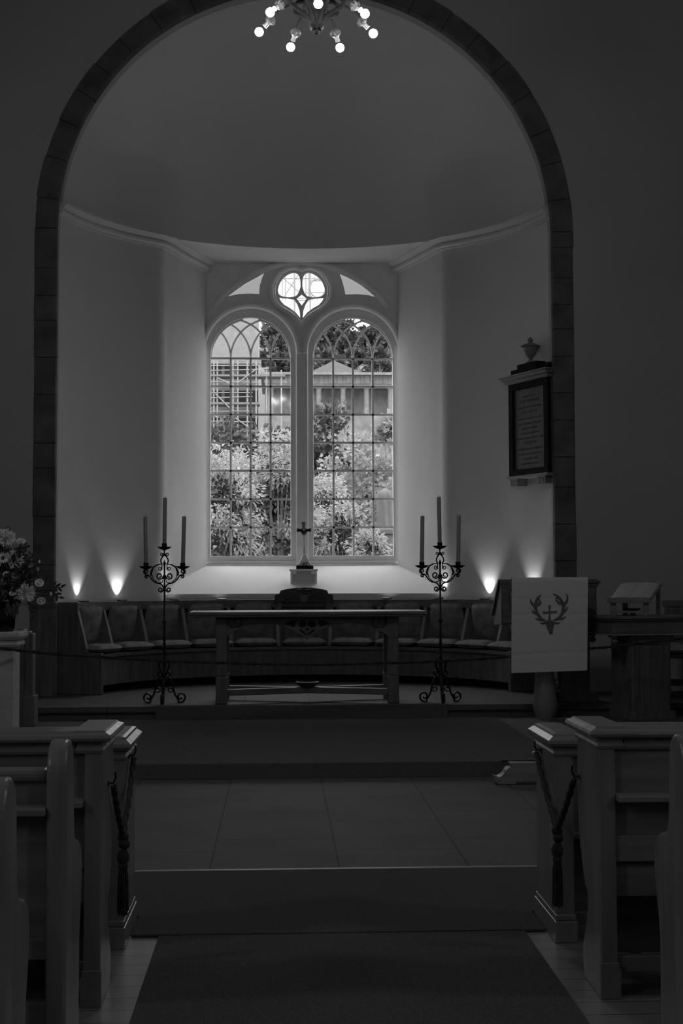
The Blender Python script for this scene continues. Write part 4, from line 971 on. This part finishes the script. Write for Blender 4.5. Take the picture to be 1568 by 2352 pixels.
# ---- barrier rope across the chancel
rp = [atY(-90, 1478, 12.25), atY(0, 1489, 12.3), atY(150, 1504, 12.6), atY(400, 1519, 13.0), atY(560, 1524, 13.2), atY(706, 1527, 13.3), atY(850, 1524, 13.36), atY(1000, 1519, 13.42), atY(1172, 1508, 13.465), atY(1352, 1490, 13.465), atY(1400, 1486, 13.1), atY(1568, 1466, 12.95), atY(1660, 1453, 12.9)]
rs = smoothp(rp, 14)
ropo = thing('barrier_rope', 'dark twisted rope slung across in front of the table and bench', 'rope', rs[0]); RO = rs[0].copy()
b = MB()
for k in range(2): b.tube([p+Vector((0, .0065*math.cos(PI*k+i*.9), .0065*math.sin(PI*k+i*.9))) for i, p in enumerate(rs)], .0085, 6)
b.build('rope_strands', ROPE, ropo, RO, smooth=True)
b = MB()
for i in (36, 42, 58): b.ball(rs[i], .02, 8)
b.build('knots', ROPE, ropo, RO, smooth=True)
for p, nm in ((rs[0], 'left'), (rs[-1], 'right')):
    st = thing('rope_post', f'wooden post holding the {nm} end of the barrier rope', 'post', (p.x, p.y, Z1)); h = p.z-Z1
    MB().box((-.05, -.05, .05), (.05, .05, h+.05)).build('post', WOOD, st, bevel=.006); MB().box((-.13, -.13, 0), (.13, .13, .05)).build('foot', WOOD, st, bevel=.008)
# ---- pews
PL = 3.9
def pew(side, kind, loc, label):
    s = 1 if side == 'right' else -1
    t = thing('pew', label, 'pew', loc, 0, 'varnished pews in the nave')
    def X(u): return s*u
    def bx(b, u0, u1, y0, y1, z0, z1): x0, x1 = sorted((X(u0), X(u1))); b.box((x0, y0, z0), (x1, y1, z1)); return b
    if kind == 'front':
        prof = [(0, 0), (.28, 0), (.305, .06), (.30, .11), (.26, .17), (.22, .24), (.205, .30), (.215, .325), (.25, .335), (.285, .39), (.33, .47), (.355, .56), (.36, .66), (.36, .88), (0, .88)]
        bk, zt, zsh, zl0, zl1, zr0, zr1 = .03, .86, .70, .465, .555, .085, .14
    else:
        prof = [(0, 0), (.28, 0), (.29, .1), (.29, .34), (.32, .45), (.345, .55), (.33, .62), (.29, .655), (.22, .675), (.18, .70), (.165, .78), (.158, .88), (.145, .945), (.11, .98), (.07, .985), (.03, .965), (.005, .92), (0, .87)]
        prof = [(p.x, p.y) for p in smoothp(prof[2:], 3)]; prof = [(0, 0), (.28, 0)] + prof
        bk, zt, zsh, zl0, zl1, zr0, zr1 = .055, .90, .80, .36, .42, .15, .24
    b = MB(); b.loft([[(X(0), y, z) for y, z in prof], [(X(.058), y, z) for y, z in prof]]); b.build('pew_end', PEW, t, bevel=.012 if kind != 'front' else .006, seg=3)
    bx(MB(), .058, PL, bk, bk+.025, zsh-.02 if kind == 'front' else .36, zt).build('back_panel', PEWH, t)
    if kind == 'front': bx(MB(), .058, PL, bk+.02, bk+.04, .34, zsh-.02).build('lower_panel', PEWH, t)
    sh = MB(); z = zsh; pts = [(u, .0) for u in ()]
    n = 8; rings = []
    for i in range(n+1):
        u = .058+(PL-.058)*i/n; rings.append([(X(u), bk-.075, z-.022), (X(u), bk-.075, z), (X(u), bk+.005, z+.006), (X(u), bk+.005, z-.022)])
    sh.loft(rings); sh.build('book_shelf', PEWH, t, bevel=.004)
    bx(MB(), .058, PL, bk-.012, bk+.03, zl0, zl1).build('lower_rail', PEWH, t, bevel=.004)
    bx(MB(), .058, PL, bk-.005, bk+.03, zr0, zr1).build('foot_rail', PEWH, t, bevel=.004)
    bx(MB(), .058, PL, bk+.04, bk+.40, .42, .45).build('seat', PEWH, t, bevel=.006)
    bx(MB(), .06, PL, .22, .26, .10, .42).build('seat_board', PEWH, t)
    if kind == 'front':
        def cap(u0, u1, y0, y1, name, dz=0):
            c = MB(); rg = []
            x0, x1 = sorted((X(u0), X(u1)))
            for o, zz in ((-.012, .855), (.0, .858), (.004, .868), (.0, .876), (-.004, .892), (.012, .897), (.03, .903), (.034, .912), (.03, .922), (.012, .93), (.008, .936)): rg.append([(x0-o, y0-o, zz+dz), (x1+o, y0-o, zz+dz), (x1+o, y1+o, zz+dz), (x0-o, y1+o, zz+dz)])
            c.loft(rg); c.build(name, PEWH, t)
        cap(-.004, .085, -.004, .365, 'end_cap'); cap(.09, PL, .012, .16, 'cap_rail', -.004)
        bx(MB(), .05, .068, -.004, .36, 0, .10).build('skirting', PEW, t)
        bx(MB(), -.004, .062, -.006, .0, 0, .125).build('plinth_block', PEW, t, bevel=.004)
    else:
        bx(MB(), .058, PL, bk-.025, bk+.05, zt-.03, zt+.005).build('top_rail', PEWH, t, bevel=.012)
    return t
for side, xs in (('left', -.878), ('right', .838)):
    pew(side, 'front', (xs, 4.93, 0), f'front pew on the {side} of the aisle with straight moulded cap')
    pew(side, 'plain', (xs+.0 if side == 'left' else .905, 4.13, 0), f'second pew on the {side}, round shouldered end behind the front pew')
    pew(side, 'plain', (-.9 if side == 'left' else .905, 3.33, 0), f'nearest pew on the {side} edge of the picture, round shouldered end')
# ---- front screens with end posts
for side, s, xa in (('left', -1, -.882), ('right', 1, .832)):
    t = thing('pew_front_screen', f'low panelled screen with capped end post before the front pew on the {side}', 'screen', (xa, 5.70, 0))
    def bx(b, u0, u1, y0, y1, z0, z1): x0, x1 = sorted((s*u0, s*u1)); b.box((x0, y0, z0), (x1, y1, z1)); return b
    def cap(u0, u1, y0, y1, name, m, dz=0):
        c = MB(); rg = []; x0, x1 = sorted((s*u0, s*u1))
        for o, zz in ((-.01, .735), (.002, .738), (.006, .748), (.0, .757), (.004, .77), (.02, .778), (.028, .79), (.026, .802), (.005, .818), (0.002, .826), (-.012, .83)): rg.append([(x0-o, y0-o, zz+dz), (x1+o, y0-o, zz+dz), (x1+o, y1+o, zz+dz), (x0-o, y1+o, zz+dz)])
        c.loft(rg); c.build(name, m, t)
    bx(MB(), 0, .075, 0, .42, 0, .74).build('end_post', PEW, t, bevel=.006)
    cap(-.002, .11, -.002, .42, 'post_cap', PEWH); cap(.115, PL, .05, .16, 'cap_rail', PEWH, -.004)
    bx(MB(), -.006, .085, -.014, .46, 0, .085).build('plinth', PEW, t, bevel=.004); bx(MB(), -.003, .08, -.008, .44, .085, .11).build('plinth_moulding', PEW, t, bevel=.006)
    x0, x1 = sorted((s*.075, s*PL)); P_ = []
    hl = []
    for k in range(6):
        c = s*(.38+.62*k); hl.append([(c-.22, .46), (c-.22, .60)]+arc(c, .60, .22, PI, PI*.5, 8)[1:]+arc(c, .60, .22, PI*.5, 0, 8)[1:]+[(c+.22, .46)])
    pl_ = plate([(x0, .42), (x1, .42), (x1, .74), (x0, .74)], hl, .07, .10, 'arched_panel', PEWH, t); bx(MB(), .075, PL, .10, .115, .0, .74).build('back_board', PEWH, t)
    bx(MB(), .075, PL, .03, .2, .40, .425).build('book_shelf', PEWH, t, bevel=.004); bx(MB(), .075, PL, .06, .1, 0, .1).build('skirting', PEWH, t)
# ---- tasselled cords hung between screen post and front pew
for side, A, B, Kn in (('left', atY(306, 1741, 5.83), atY(253.5, 1806, 5.12), atY(281, 1922, 5.46)), ('right', atY(1238, 1729, 5.98), atY(1338, 1790, 5.22), atY(1287, 1908, 5.56))):
    xf = -.88 if side == 'left' else .832; ss = 1 if side == 'left' else -1
    for p in (A, B): p.x = xf+ss*.022
    Kn.x = xf+ss*.02
    t = thing('tasselled_cord', f'dark tasselled cord hung across the {side} pew entrance', 'cord', Kn, 0, 'tasselled cords at the pew entrances')
    for p, nm in ((A, 'far_cord'), (B, 'near_cord')):
        b = MB(); q = smoothp([p, p.lerp(Kn, .5)+Vector((0, 0, -.012)), Kn], 16)
        q = [q[0].lerp(q[1], i/10) for i in range(0)]+q
        for w_ in range(2): b.tube([x+Vector((.004*math.cos(PI*w_+i*.7), .006*math.sin(PI*w_+i*.7), 0)) for i, x in enumerate(q)], .0085, 6)
        b.build(nm, ROPE, t, Kn, smooth=True)
        h = MB(); h.tube([p+Vector((-ss*.02, 0, .01)), p+Vector((.0, 0, .012)), p+Vector((ss*.008, 0, .03)), p+Vector((ss*.006, 0, .05))], .0035, 6); h.lathe([(0, 0), (.013, 0), (.011, .004), (0, .005)], p+Vector((-ss*.021, 0, .01)), 10, (ss, 0, 0)); h.build('hook', BRASS if side == 'x' else IRON, t, Kn, smooth=True)
    b = MB(); b.ball((0, 0, .0), .022, 8); b.ball((.006, .008, -.03), .02, 8); b.ball((0, -.008, -.025), .018, 8); b.build('knot', ROPE, t, smooth=True)
    MB().lathe([(0, -.045), (.015, -.05), (.024, -.07), (.022, -.09), (.015, -.1), (.019, -.106), (.019, -.116), (.015, -.12), (0, -.12)], n=16).build('tassel_head', ROPE, t, smooth=True)
    b = MB()
    for i in range(46):
        a = i*2.4; r = .019*math.sqrt(i/46); x, y = r*math.cos(a), r*math.sin(a); b.tube([(x*.7, y*.7, -.115), (x*1.0, y*1.0, -.15), (x*1.15, y*1.15, -.285+.01*math.sin(i*1.7))], .0022, 4)
    b.build('tassel_fringe', ROPE, t)
# ---- wooden stand whose foot shows beside the right hand screen
wy = 10.08; w0 = atY(1250, 1800, wy)
ws = thing('wooden_stand', 'pale wooden stand with ogee foot beyond the right hand end post', 'stand', (w0.x, wy, 0)); WS = Vector(ws.location)
def wz(x, y): p = atY(1100+x/3.35, 1600+y/3.35, wy-.06); return (p.x, max(p.z, 0.001))
pr = [wz(*p) for p in ((122, 652), (118, 612), (150, 622), (178, 610), (196, 590), (208, 568), (228, 550), (262, 545), (240, 514), (262, 512), (432, 512))]
pr = pr+[(w0.x+.02, pr[-1][1]), (w0.x+.02, pr[0][1]), wz(285, 650), wz(285, 672), wz(150, 676)]
pr[-4] = (w0.x+.02, wz(430, 650)[1])
b = MB(); b.loft([[(u, wy-.06, v) for u, v in pr], [(u, wy+.06, v) for u, v in pr]]); b.build('ogee_foot', LIGHTW, ws, WS)
b = MB(); b.loft([[(2*w0.x-u+.0, wy-.06, v) for u, v in pr[::-1]], [(2*w0.x-u+.0, wy+.06, v) for u, v in pr[::-1]]]); b.build('ogee_foot', LIGHTW, ws, WS)
kz = atY(1229, 1733, wy)
MB().box((w0.x-.035, wy-.045, wz(0, 520)[1]-.02), (w0.x+.04, wy+.045, .41)).build('upright', LIGHTW, ws, WS, bevel=.006)
MB().lathe([(0, 0), (.008, 0), (.008, .02), (.02, .03), (.024, .042), (.015, .055), (0, .058)], (w0.x-.03, wy, kz.z), 14, (-1, 0, 0)).build('brass_knob', BRASS, ws, WS, smooth=True)
# ---- heating pipe and valve seen under the right hand front pew
hp = thing('heating_valve', 'old metal radiator valve in the dark under the front pew on the right', 'valve', (atY(1470, 2190, 5.25).x, 5.32, 0))
MB().lathe([(0, .13), (.03, .13), (.032, .15), (.02, .17), (.018, .2), (.028, .21), (.028, .225), (.014, .24), (.012, .28), (.035, .29), (.037, .3), (.035, .312), (0, .315)], n=16).build('valve_body', STEEL, hp, smooth=True)
MB().tube([(-.13, 0, 0), (-.13, 0, .10), (-.12, 0, .14), (-.08, 0, .155), (0, 0, .155), (.3, 0, .155), (2.6, 0, .155), (2.6, 0, 0)], .025, 10).build('pipe', STEEL, hp, smooth=True)
MB().tube([(.0, 0, 0.0), (.0, 0, .14)], .02, 10).build('riser_pipe', STEEL, hp, smooth=True)
# ================================================================== OUTSIDE
rnd = random.Random(21)
def gz(x, y): return 0.9+max(0, y-20)*0.055+(0.0008*max(0, y-110)**2 if y > 110 else 0)+0.25*math.sin(x*.3)*math.sin(y*.11)
b = MB(); nx, ny = 26, 60; rings = []
for j in range(ny+1):
    y = 19.2+(330-19.2)*(j/ny)**1.8; hw = 8+y*.35
    rings.append([(-hw+2*hw*i/nx, y, gz(-hw+2*hw*i/nx, y) if y > 20 else .6) for i in range(nx+1)])
b.loft(rings, closed=False, caps=False); o = b.build('hillside_ground', GRASS, smooth=True); o['kind'] = 'structure'
from mathutils.bvhtree import BVHTree
GT = BVHTree.FromPolygons([v.co for v in o.data.vertices], [tuple(p.vertices) for p in o.data.polygons])
def gzm(x, y): return GT.ray_cast(Vector((x, y, 200)), Vector((0, 0, -1)))[0].z
def leaf(b, p, d, ln, wd):
    d = d.normalized(); sd = d.cross(Vector((rnd.uniform(-1, 1), rnd.uniform(-1, 1), rnd.uniform(-1, 1)))).normalized(); n_ = sd.cross(d)
    V = [b.b.verts.new(k) for k in (p, p+d*ln*.45+sd*wd*.5+n_*ln*.06, p+d*ln, p+d*ln*.45-sd*wd*.5+n_*ln*.06)]
    b.b.faces.new((V[0], V[1], V[2])); b.b.faces.new((V[0], V[2], V[3]))
def shrub(name, label, cat, px, pyt, y, rx, hgt, n, ln, wd, m, group, droop=.4, clumps=26, stemr=.03):
    top = atY(px, pyt, y); z0 = gzm(top.x, y); t = thing(name, label, cat, (top.x, y, z0), 0, group); H = top.z-z0
    b = MB(); cl = []
    for _ in range(clumps):
        a = rnd.uniform(0, 2*PI); e = rnd.uniform(-.75, 1); rr = math.sqrt(1-e*e)*rnd.uniform(.55, 1)
        cl.append(Vector((rr*math.cos(a)*rx, rr*math.sin(a)*rx*.8, H-hgt/2+e*hgt/2*.92)))
    for i in range(n):
        c = rnd.choice(cl); q = Vector((max(-2, min(2, rnd.gauss(0, 1))), max(-2, min(2, rnd.gauss(0, 1))), max(-2, min(2, rnd.gauss(0, 1)))))*(rx*.16)
        p = c+q; p.z = max(p.z, .25); d = q.normalized()*.6+Vector((rnd.gauss(0, .5), rnd.gauss(0, .5), rnd.gauss(0, .3)-droop*1.8))+(c-Vector((0, 0, H*.5))).normalized()*.5; leaf(b, p, d, ln*rnd.uniform(.6, 1.2), wd)
    b.build('foliage', m, t)
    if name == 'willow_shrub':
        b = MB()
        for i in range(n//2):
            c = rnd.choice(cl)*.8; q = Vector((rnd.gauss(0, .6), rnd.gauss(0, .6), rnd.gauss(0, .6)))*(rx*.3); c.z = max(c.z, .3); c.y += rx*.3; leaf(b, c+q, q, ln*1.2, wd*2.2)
        b.build('shaded_inner_foliage', LEAFI, t)
    s = MB()
    for c in cl[:10]: s.tube([(0, 0, 0), (c.x*.25, c.y*.25, H*.35), (c.x*.8, c.y*.8, c.z)], [stemr, stemr*.7, stemr*.25], 5)
    s.build('stems', BARK, t); return t
SG = 'shrubs outside the window'
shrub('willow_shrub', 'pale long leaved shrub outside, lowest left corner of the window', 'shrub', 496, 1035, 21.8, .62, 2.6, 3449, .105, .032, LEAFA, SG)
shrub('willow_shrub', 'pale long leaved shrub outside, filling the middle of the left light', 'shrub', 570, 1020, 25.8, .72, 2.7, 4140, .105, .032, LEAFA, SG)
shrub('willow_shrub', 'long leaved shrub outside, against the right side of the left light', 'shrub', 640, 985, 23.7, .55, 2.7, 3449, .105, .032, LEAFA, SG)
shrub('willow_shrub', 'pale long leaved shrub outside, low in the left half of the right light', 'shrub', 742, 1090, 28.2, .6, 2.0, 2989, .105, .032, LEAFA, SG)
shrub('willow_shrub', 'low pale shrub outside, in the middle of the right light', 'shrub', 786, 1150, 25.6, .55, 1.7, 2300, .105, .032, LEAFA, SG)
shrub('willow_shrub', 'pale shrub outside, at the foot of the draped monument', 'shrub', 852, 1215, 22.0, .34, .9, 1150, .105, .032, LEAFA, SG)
shrub('bushy_tree', 'dark bushy tree outside behind the pale shrubs of the left light', 'tree', 545, 985, 42, 1.9, 6, 5200, .24, .15, LEAFC, SG, .1)
shrub('bushy_tree', 'dark bushy tree outside, rising behind the window mullion', 'tree', 668, 965, 46, 1.4, 6, 4000, .24, .15, LEAFC, SG, .1)
shrub('bushy_tree', 'dark round leaved bushy tree outside, upper left of the right light', 'tree', 762, 945, 38, 1.3, 5, 5000, .18, .13, LEAFC, SG, .1)
shrub('bushy_tree', 'bright bushy tree outside, middle of the right light', 'tree', 828, 985, 32, .85, 3.4, 3400, .13, .09, LEAFB, SG, .1)
shrub('bushy_tree', 'bright bushy tree outside behind the draped monument', 'tree', 890, 950, 35.5, .85, 4.2, 4200, .16, .11, LEAFB, SG, .1)
# draped monument
md = 25.0; m0 = atY(884, 1210, md); mt = atY(884, 1122, md); g0 = gzm(m0.x, md)
mon = thing('draped_monument', 'weathered draped stone monument outside, right edge of the right light', 'monument', (m0.x, md, g0)); 
w_ = (atY(902, 1160, md).x-atY(866, 1160, md).x)/2; H = mt.z-g0; hb = m0.z-g0-.02
b = MB(); rings = []
for i in range(16):
    t = i/15; z = hb+(H-hb)*t; r = w_*(1.0 if t < .75 else math.sqrt(max(0.02, 1-((t-.75)/.25)**2)))
    rings.append([(r*(1+.10*math.sin(7*a+2*t))*math.cos(a), r*(1+.10*math.sin(7*a+2*t))*math.sin(a), z) for a in [2*PI*k/40 for k in range(40)]])
b.loft(rings); b.build('draped_urn', GSTONE, mon, smooth=True)
MB().box((-w_*1.25, -w_*1.25, 0), (w_*1.25, w_*1.25, hb)).build('pedestal', GSTONE, mon, bevel=.02); MB().box((-w_*1.45, -w_*1.45, hb-.12), (w_*1.45, w_*1.45, hb-.02)).build('moulding', GSTONE, mon, bevel=.02)
# scaffolded building
sd = 92.0
def S(x, y, d=sd): return atY(x, y, d)
L0, R0_ = S(405, 800), S(592, 800); zt = S(500, 700).z; zb = gz(0, sd)-1.0
bd = thing('harled_building', 'tall pale building outside behind the scaffolding in the left light', 'building', ((L0.x+R0_.x)/2, sd+4, zb)); BD = Vector(bd.location)
zc_ = S(500, 822).z
MB().box((L0.x, sd+1.7, zc_), (R0_.x, sd+8, zt)).build('upper_wall', BRICKW, bd, BD); MB().box((L0.x, sd+1.9, zb), (R0_.x, sd+8, zc_)).build('lower_wall', TEMPLED, bd, BD)
MB().box((L0.x-.2, sd+1.5, zc_-.15), (R0_.x+.2, sd+1.9, zc_+.1)).build('string_course', TEMPLE, bd, BD)
for r in range(3):
    for k in range(5):
        c = S(470+k*28, 850+r*63, sd+1.9); MB().box((c.x-.3, sd+1.84, c.z-.55), (c.x+.3, sd+1.92, c.z+.45)).build('window', DARK, bd, BD)
sf = thing('scaffolding', 'pale tube scaffolding with boarded lifts outside the left light', 'scaffolding', ((L0.x+R0_.x)/2, sd, zb)); SF = Vector(sf.location)
xs = [470, 491, 499, 535, 546, 568, 588, 612, 646]
for x in xs:
    for dd in (0, 1.15):
        p = S(x, 828 if x < 600 else 850, sd+dd); MB().tube([(p.x, sd+dd, zb), (p.x, sd+dd, p.z)], .055, 6).build('standard', TUBEM, sf, SF)
for i, y in enumerate((863, 927, 990)):
    a, c = S(460, y), S(596 if i else 655, y); MB().box((a.x, sd-.1, a.z-.05), (c.x, sd+1.2, a.z+.08)).build('board_deck', PLANK, sf, SF)
for y in (840, 850, 878, 903, 913, 945, 968):
    a, c = S(460, y+rnd.uniform(-2, 2)), S(600 if y < 900 else 580, y+rnd.uniform(-2, 2)); MB().tube([(a.x, sd-.06, a.z), (c.x, sd-.06, c.z)], .035, 6).build('ledger', TUBEM, sf, SF)
for x0, y0, x1, y1 in ((499, 868, 530, 883), (470, 940, 500, 960), (495, 905, 535, 945), (546, 880, 586, 850), (540, 960, 575, 985)):
    a, c = S(x0, y0), S(x1, y1); MB().tube([(a.x, sd-.12, a.z), (c.x, sd-.12, c.z)], .04, 6).build('brace', TUBEM, sf, SF)
# temple fronted building
td = 140.0
def T(x, y, d=td): return atY(x, y, d)
x0, x1 = T(608, 880).x, T(990, 880).x; zb2 = gz(0, td)-2; zE, zA, zB = T(800, 860).z, T(800, 889).z, T(800, 953).z
tm_ = thing('temple_building', 'pale classical building with columns and low roof outside the right light', 'building', ((x0+x1)/2, td, zb2)); TM = Vector(tm_.location)
MB().box((x0, td+2.4, zb2), (x1, td+14, zA)).build('recessed_wall', TEMPLED, tm_, TM); MB().box((x0, td-.6, zb2), (x1, td+14, zB)).build('podium', TEMPLED, tm_, TM)
MB().box((x0, td, zA), (x1, td+14, zE)).build('entablature', TEMPLE, tm_, TM); MB().box((x0-.4, td-.7, zE-.12), (x1+.4, td+14.5, zE+.12)).build('cornice', TEMPLE, tm_, TM)
MB().box((x0, td-.12, zA+.32), (x1, td+.02, zA+.4)).build('fillet', TEMPLED, tm_, TM)
tr = MB()
for k in range(18):
    x = T(612+k*21, 875).x; tr.box((x-.22, td-.1, zA+.4), (x+.22, td+.01, zE-.15))
tr.build('triglyphs', TEMPLED, tm_, TM)
for px in (622, 680, 732, 788, 842, 897, 950):
    x = T(px, 920).x; MB().lathe([(.34, zB), (.34, zB+.1), (.28, zB+.15), (.24, zA-.25), (.3, zA-.15), (.36, zA-.1), (.36, zA)], (x, td+.35, 0), 18).build('column', TEMPLE, tm_, TM, smooth=True)
rf = MB(); pk = T(766, 830)
r0 = [(x0-.4, td-.7, zE+.12), (T(712, 850).x, td-.7, zE+.12), (pk.x, td-.7, pk.z-.2), (T(820, 850).x, td-.7, zE+.12), (x1+.4, td-.7, zE+.12)]
rf.prism([(T(708, 0).x, zE+.1), (T(826, 0).x, zE+.1), (pk.x, pk.z)], lambda u, v, a: (u, a, v), td-.6, td+14); rf.build('pediment_roof', ROOF, tm_, TM)
MB().loft([[(x, td-.5, zE+.1), (x, td+7, zE+1.05), (x, td+14, zE+.1)] for x in (x0, x1)]).build('main_roof', ROOF, tm_, TM)
# ring and braces of a mast above the roofs
kd = 170.0
def Kt(x, y): p = atY(x, y, kd); return Vector((p.x, kd, p.z))
ms = thing('lattice_mast', 'pale steel mast with crossed braces and a spoked ring, high behind the trefoil light', 'mast', (Kt(694, 900).x, kd, gz(0, kd))); MS = Vector(ms.location)
b = MB()
for x in (676, 712): b.tube([(Kt(x, 800).x, kd, MS.z), Kt(x, 610)], .13, 6)
b.build('upright', TUBEM, ms, MS)
b = MB()
for a, c in (((648, 620), (648, 690)), ((655, 620), (655, 690)), ((648, 640), (700, 640)), ((648, 685), (700, 685)), ((652, 640), (692, 676)), ((652, 682), (684, 632)), ((702, 630), (702, 690)), ((709, 625), (709, 690)), ((700, 640), (745, 640)), ((700, 672), (745, 672)), ((676, 690), (712, 690))): b.tube([Kt(*a), Kt(*c)], .075, 6)
b.build('braces', TUBEM, ms, MS)
b = MB(); R_ = [Kt(729+17*math.cos(2*PI*i/32), 662+21*math.sin(2*PI*i/32)) for i in range(33)]; b.tube(R_, .10, 6)
for i in range(9):
    a = 2*PI*i/9+.2; b.tube([Kt(729+17*math.cos(a), 662+21*math.sin(a)), Kt(729+24*math.cos(a), 662+29*math.sin(a))], .07, 5)
b.tube([Kt(712, 645), Kt(747, 645)], .07, 5); b.build('spoked_ring', TUBEM, ms, MS)
# trees on the far hill
TG = 'trees on the far hill'
for i, (px, py, d) in enumerate(((628, 742, 262), (672, 736, 276), (716, 738, 262), (760, 735, 278), (804, 740, 262), (848, 738, 277), (892, 740, 262), (936, 738, 278), (650, 800, 236), (705, 802, 246), (760, 806, 236), (815, 804, 246), (870, 805, 236), (925, 805, 246))):
    where = ('first', 'second', 'third', 'fourth', 'fifth', 'sixth', 'seventh', 'eighth')[i if i < 8 else i-8]
    shrub('hill_tree', f'dark leafy tree on the far hill, {where} from the left of the {"upper" if i < 8 else "lower"} row', 'tree', px, py, d, 2.35, 9, 1200, 1.0, .75, LEAFC, TG, .1, 22, .25)
# ------------------------------------------------------------------ light and render look
w = bpy.data.worlds.new('world'); SC.world = w; w.use_nodes = True
bg = w.node_tree.nodes['Background']; bg.inputs['Strength'].default_value = SKY
# overcast sky: three times brighter overhead than at the horizon
wn, wl = w.node_tree.nodes, w.node_tree.links
wt = wn.new('ShaderNodeTexCoord'); ws_ = wn.new('ShaderNodeSeparateXYZ'); wm = wn.new('ShaderNodeMath'); wm.operation = 'MULTIPLY_ADD'; wm.use_clamp = True
wm.inputs[1].default_value = 0.667; wm.inputs[2].default_value = 0.333; wx = wn.new('ShaderNodeMath'); wx.operation = 'MAXIMUM'; wx.inputs[1].default_value = 0
wl.new(wt.outputs['Generated'], ws_.inputs[0]); wl.new(ws_.outputs['Z'], wx.inputs[0]); wl.new(wx.outputs[0], wm.inputs[0]); wl.new(wm.outputs[0], bg.inputs['Color'])
def area(name, loc, rot, sx, sy, energy, portal=False):
    l = bpy.data.lights.new(name, 'AREA'); l.shape = 'RECTANGLE'; l.size = sx; l.size_y = sy; l.energy = energy
    o = bpy.data.objects.new(name, l); COL.objects.link(o); o.location = loc; o.rotation_euler = rot
    if portal: l.cycles.is_portal = True
    return o
area('window_portal', (AX, YB+0.2, 3.6), (PI/2, 0, PI), 2.5, 4.0, 1, True).rotation_euler = (-PI/2, 0, 0)
for a, c in WY:
    area('nave_portal', (-WX-0.1, (a+c)/2, 4.9), (0, -PI/2, 0), 3.2, c-a, 1, True)
    area('nave_portal', (WX+0.1, (a+c)/2, 4.9), (0, PI/2, 0), 3.2, c-a, 1, True)
SC.view_settings.view_transform = 'Standard'; SC.view_settings.look = 'None'; SC.view_settings.gamma = 1.0
SC.view_settings.exposure = 0.0; SC.view_settings.use_curve_mapping = False
SC.cycles.max_bounces = 8; SC.cycles.diffuse_bounces = 5; SC.cycles.glossy_bounces = 3; SC.cycles.transparent_max_bounces = 12
SC.cycles.sample_clamp_indirect = 4.0
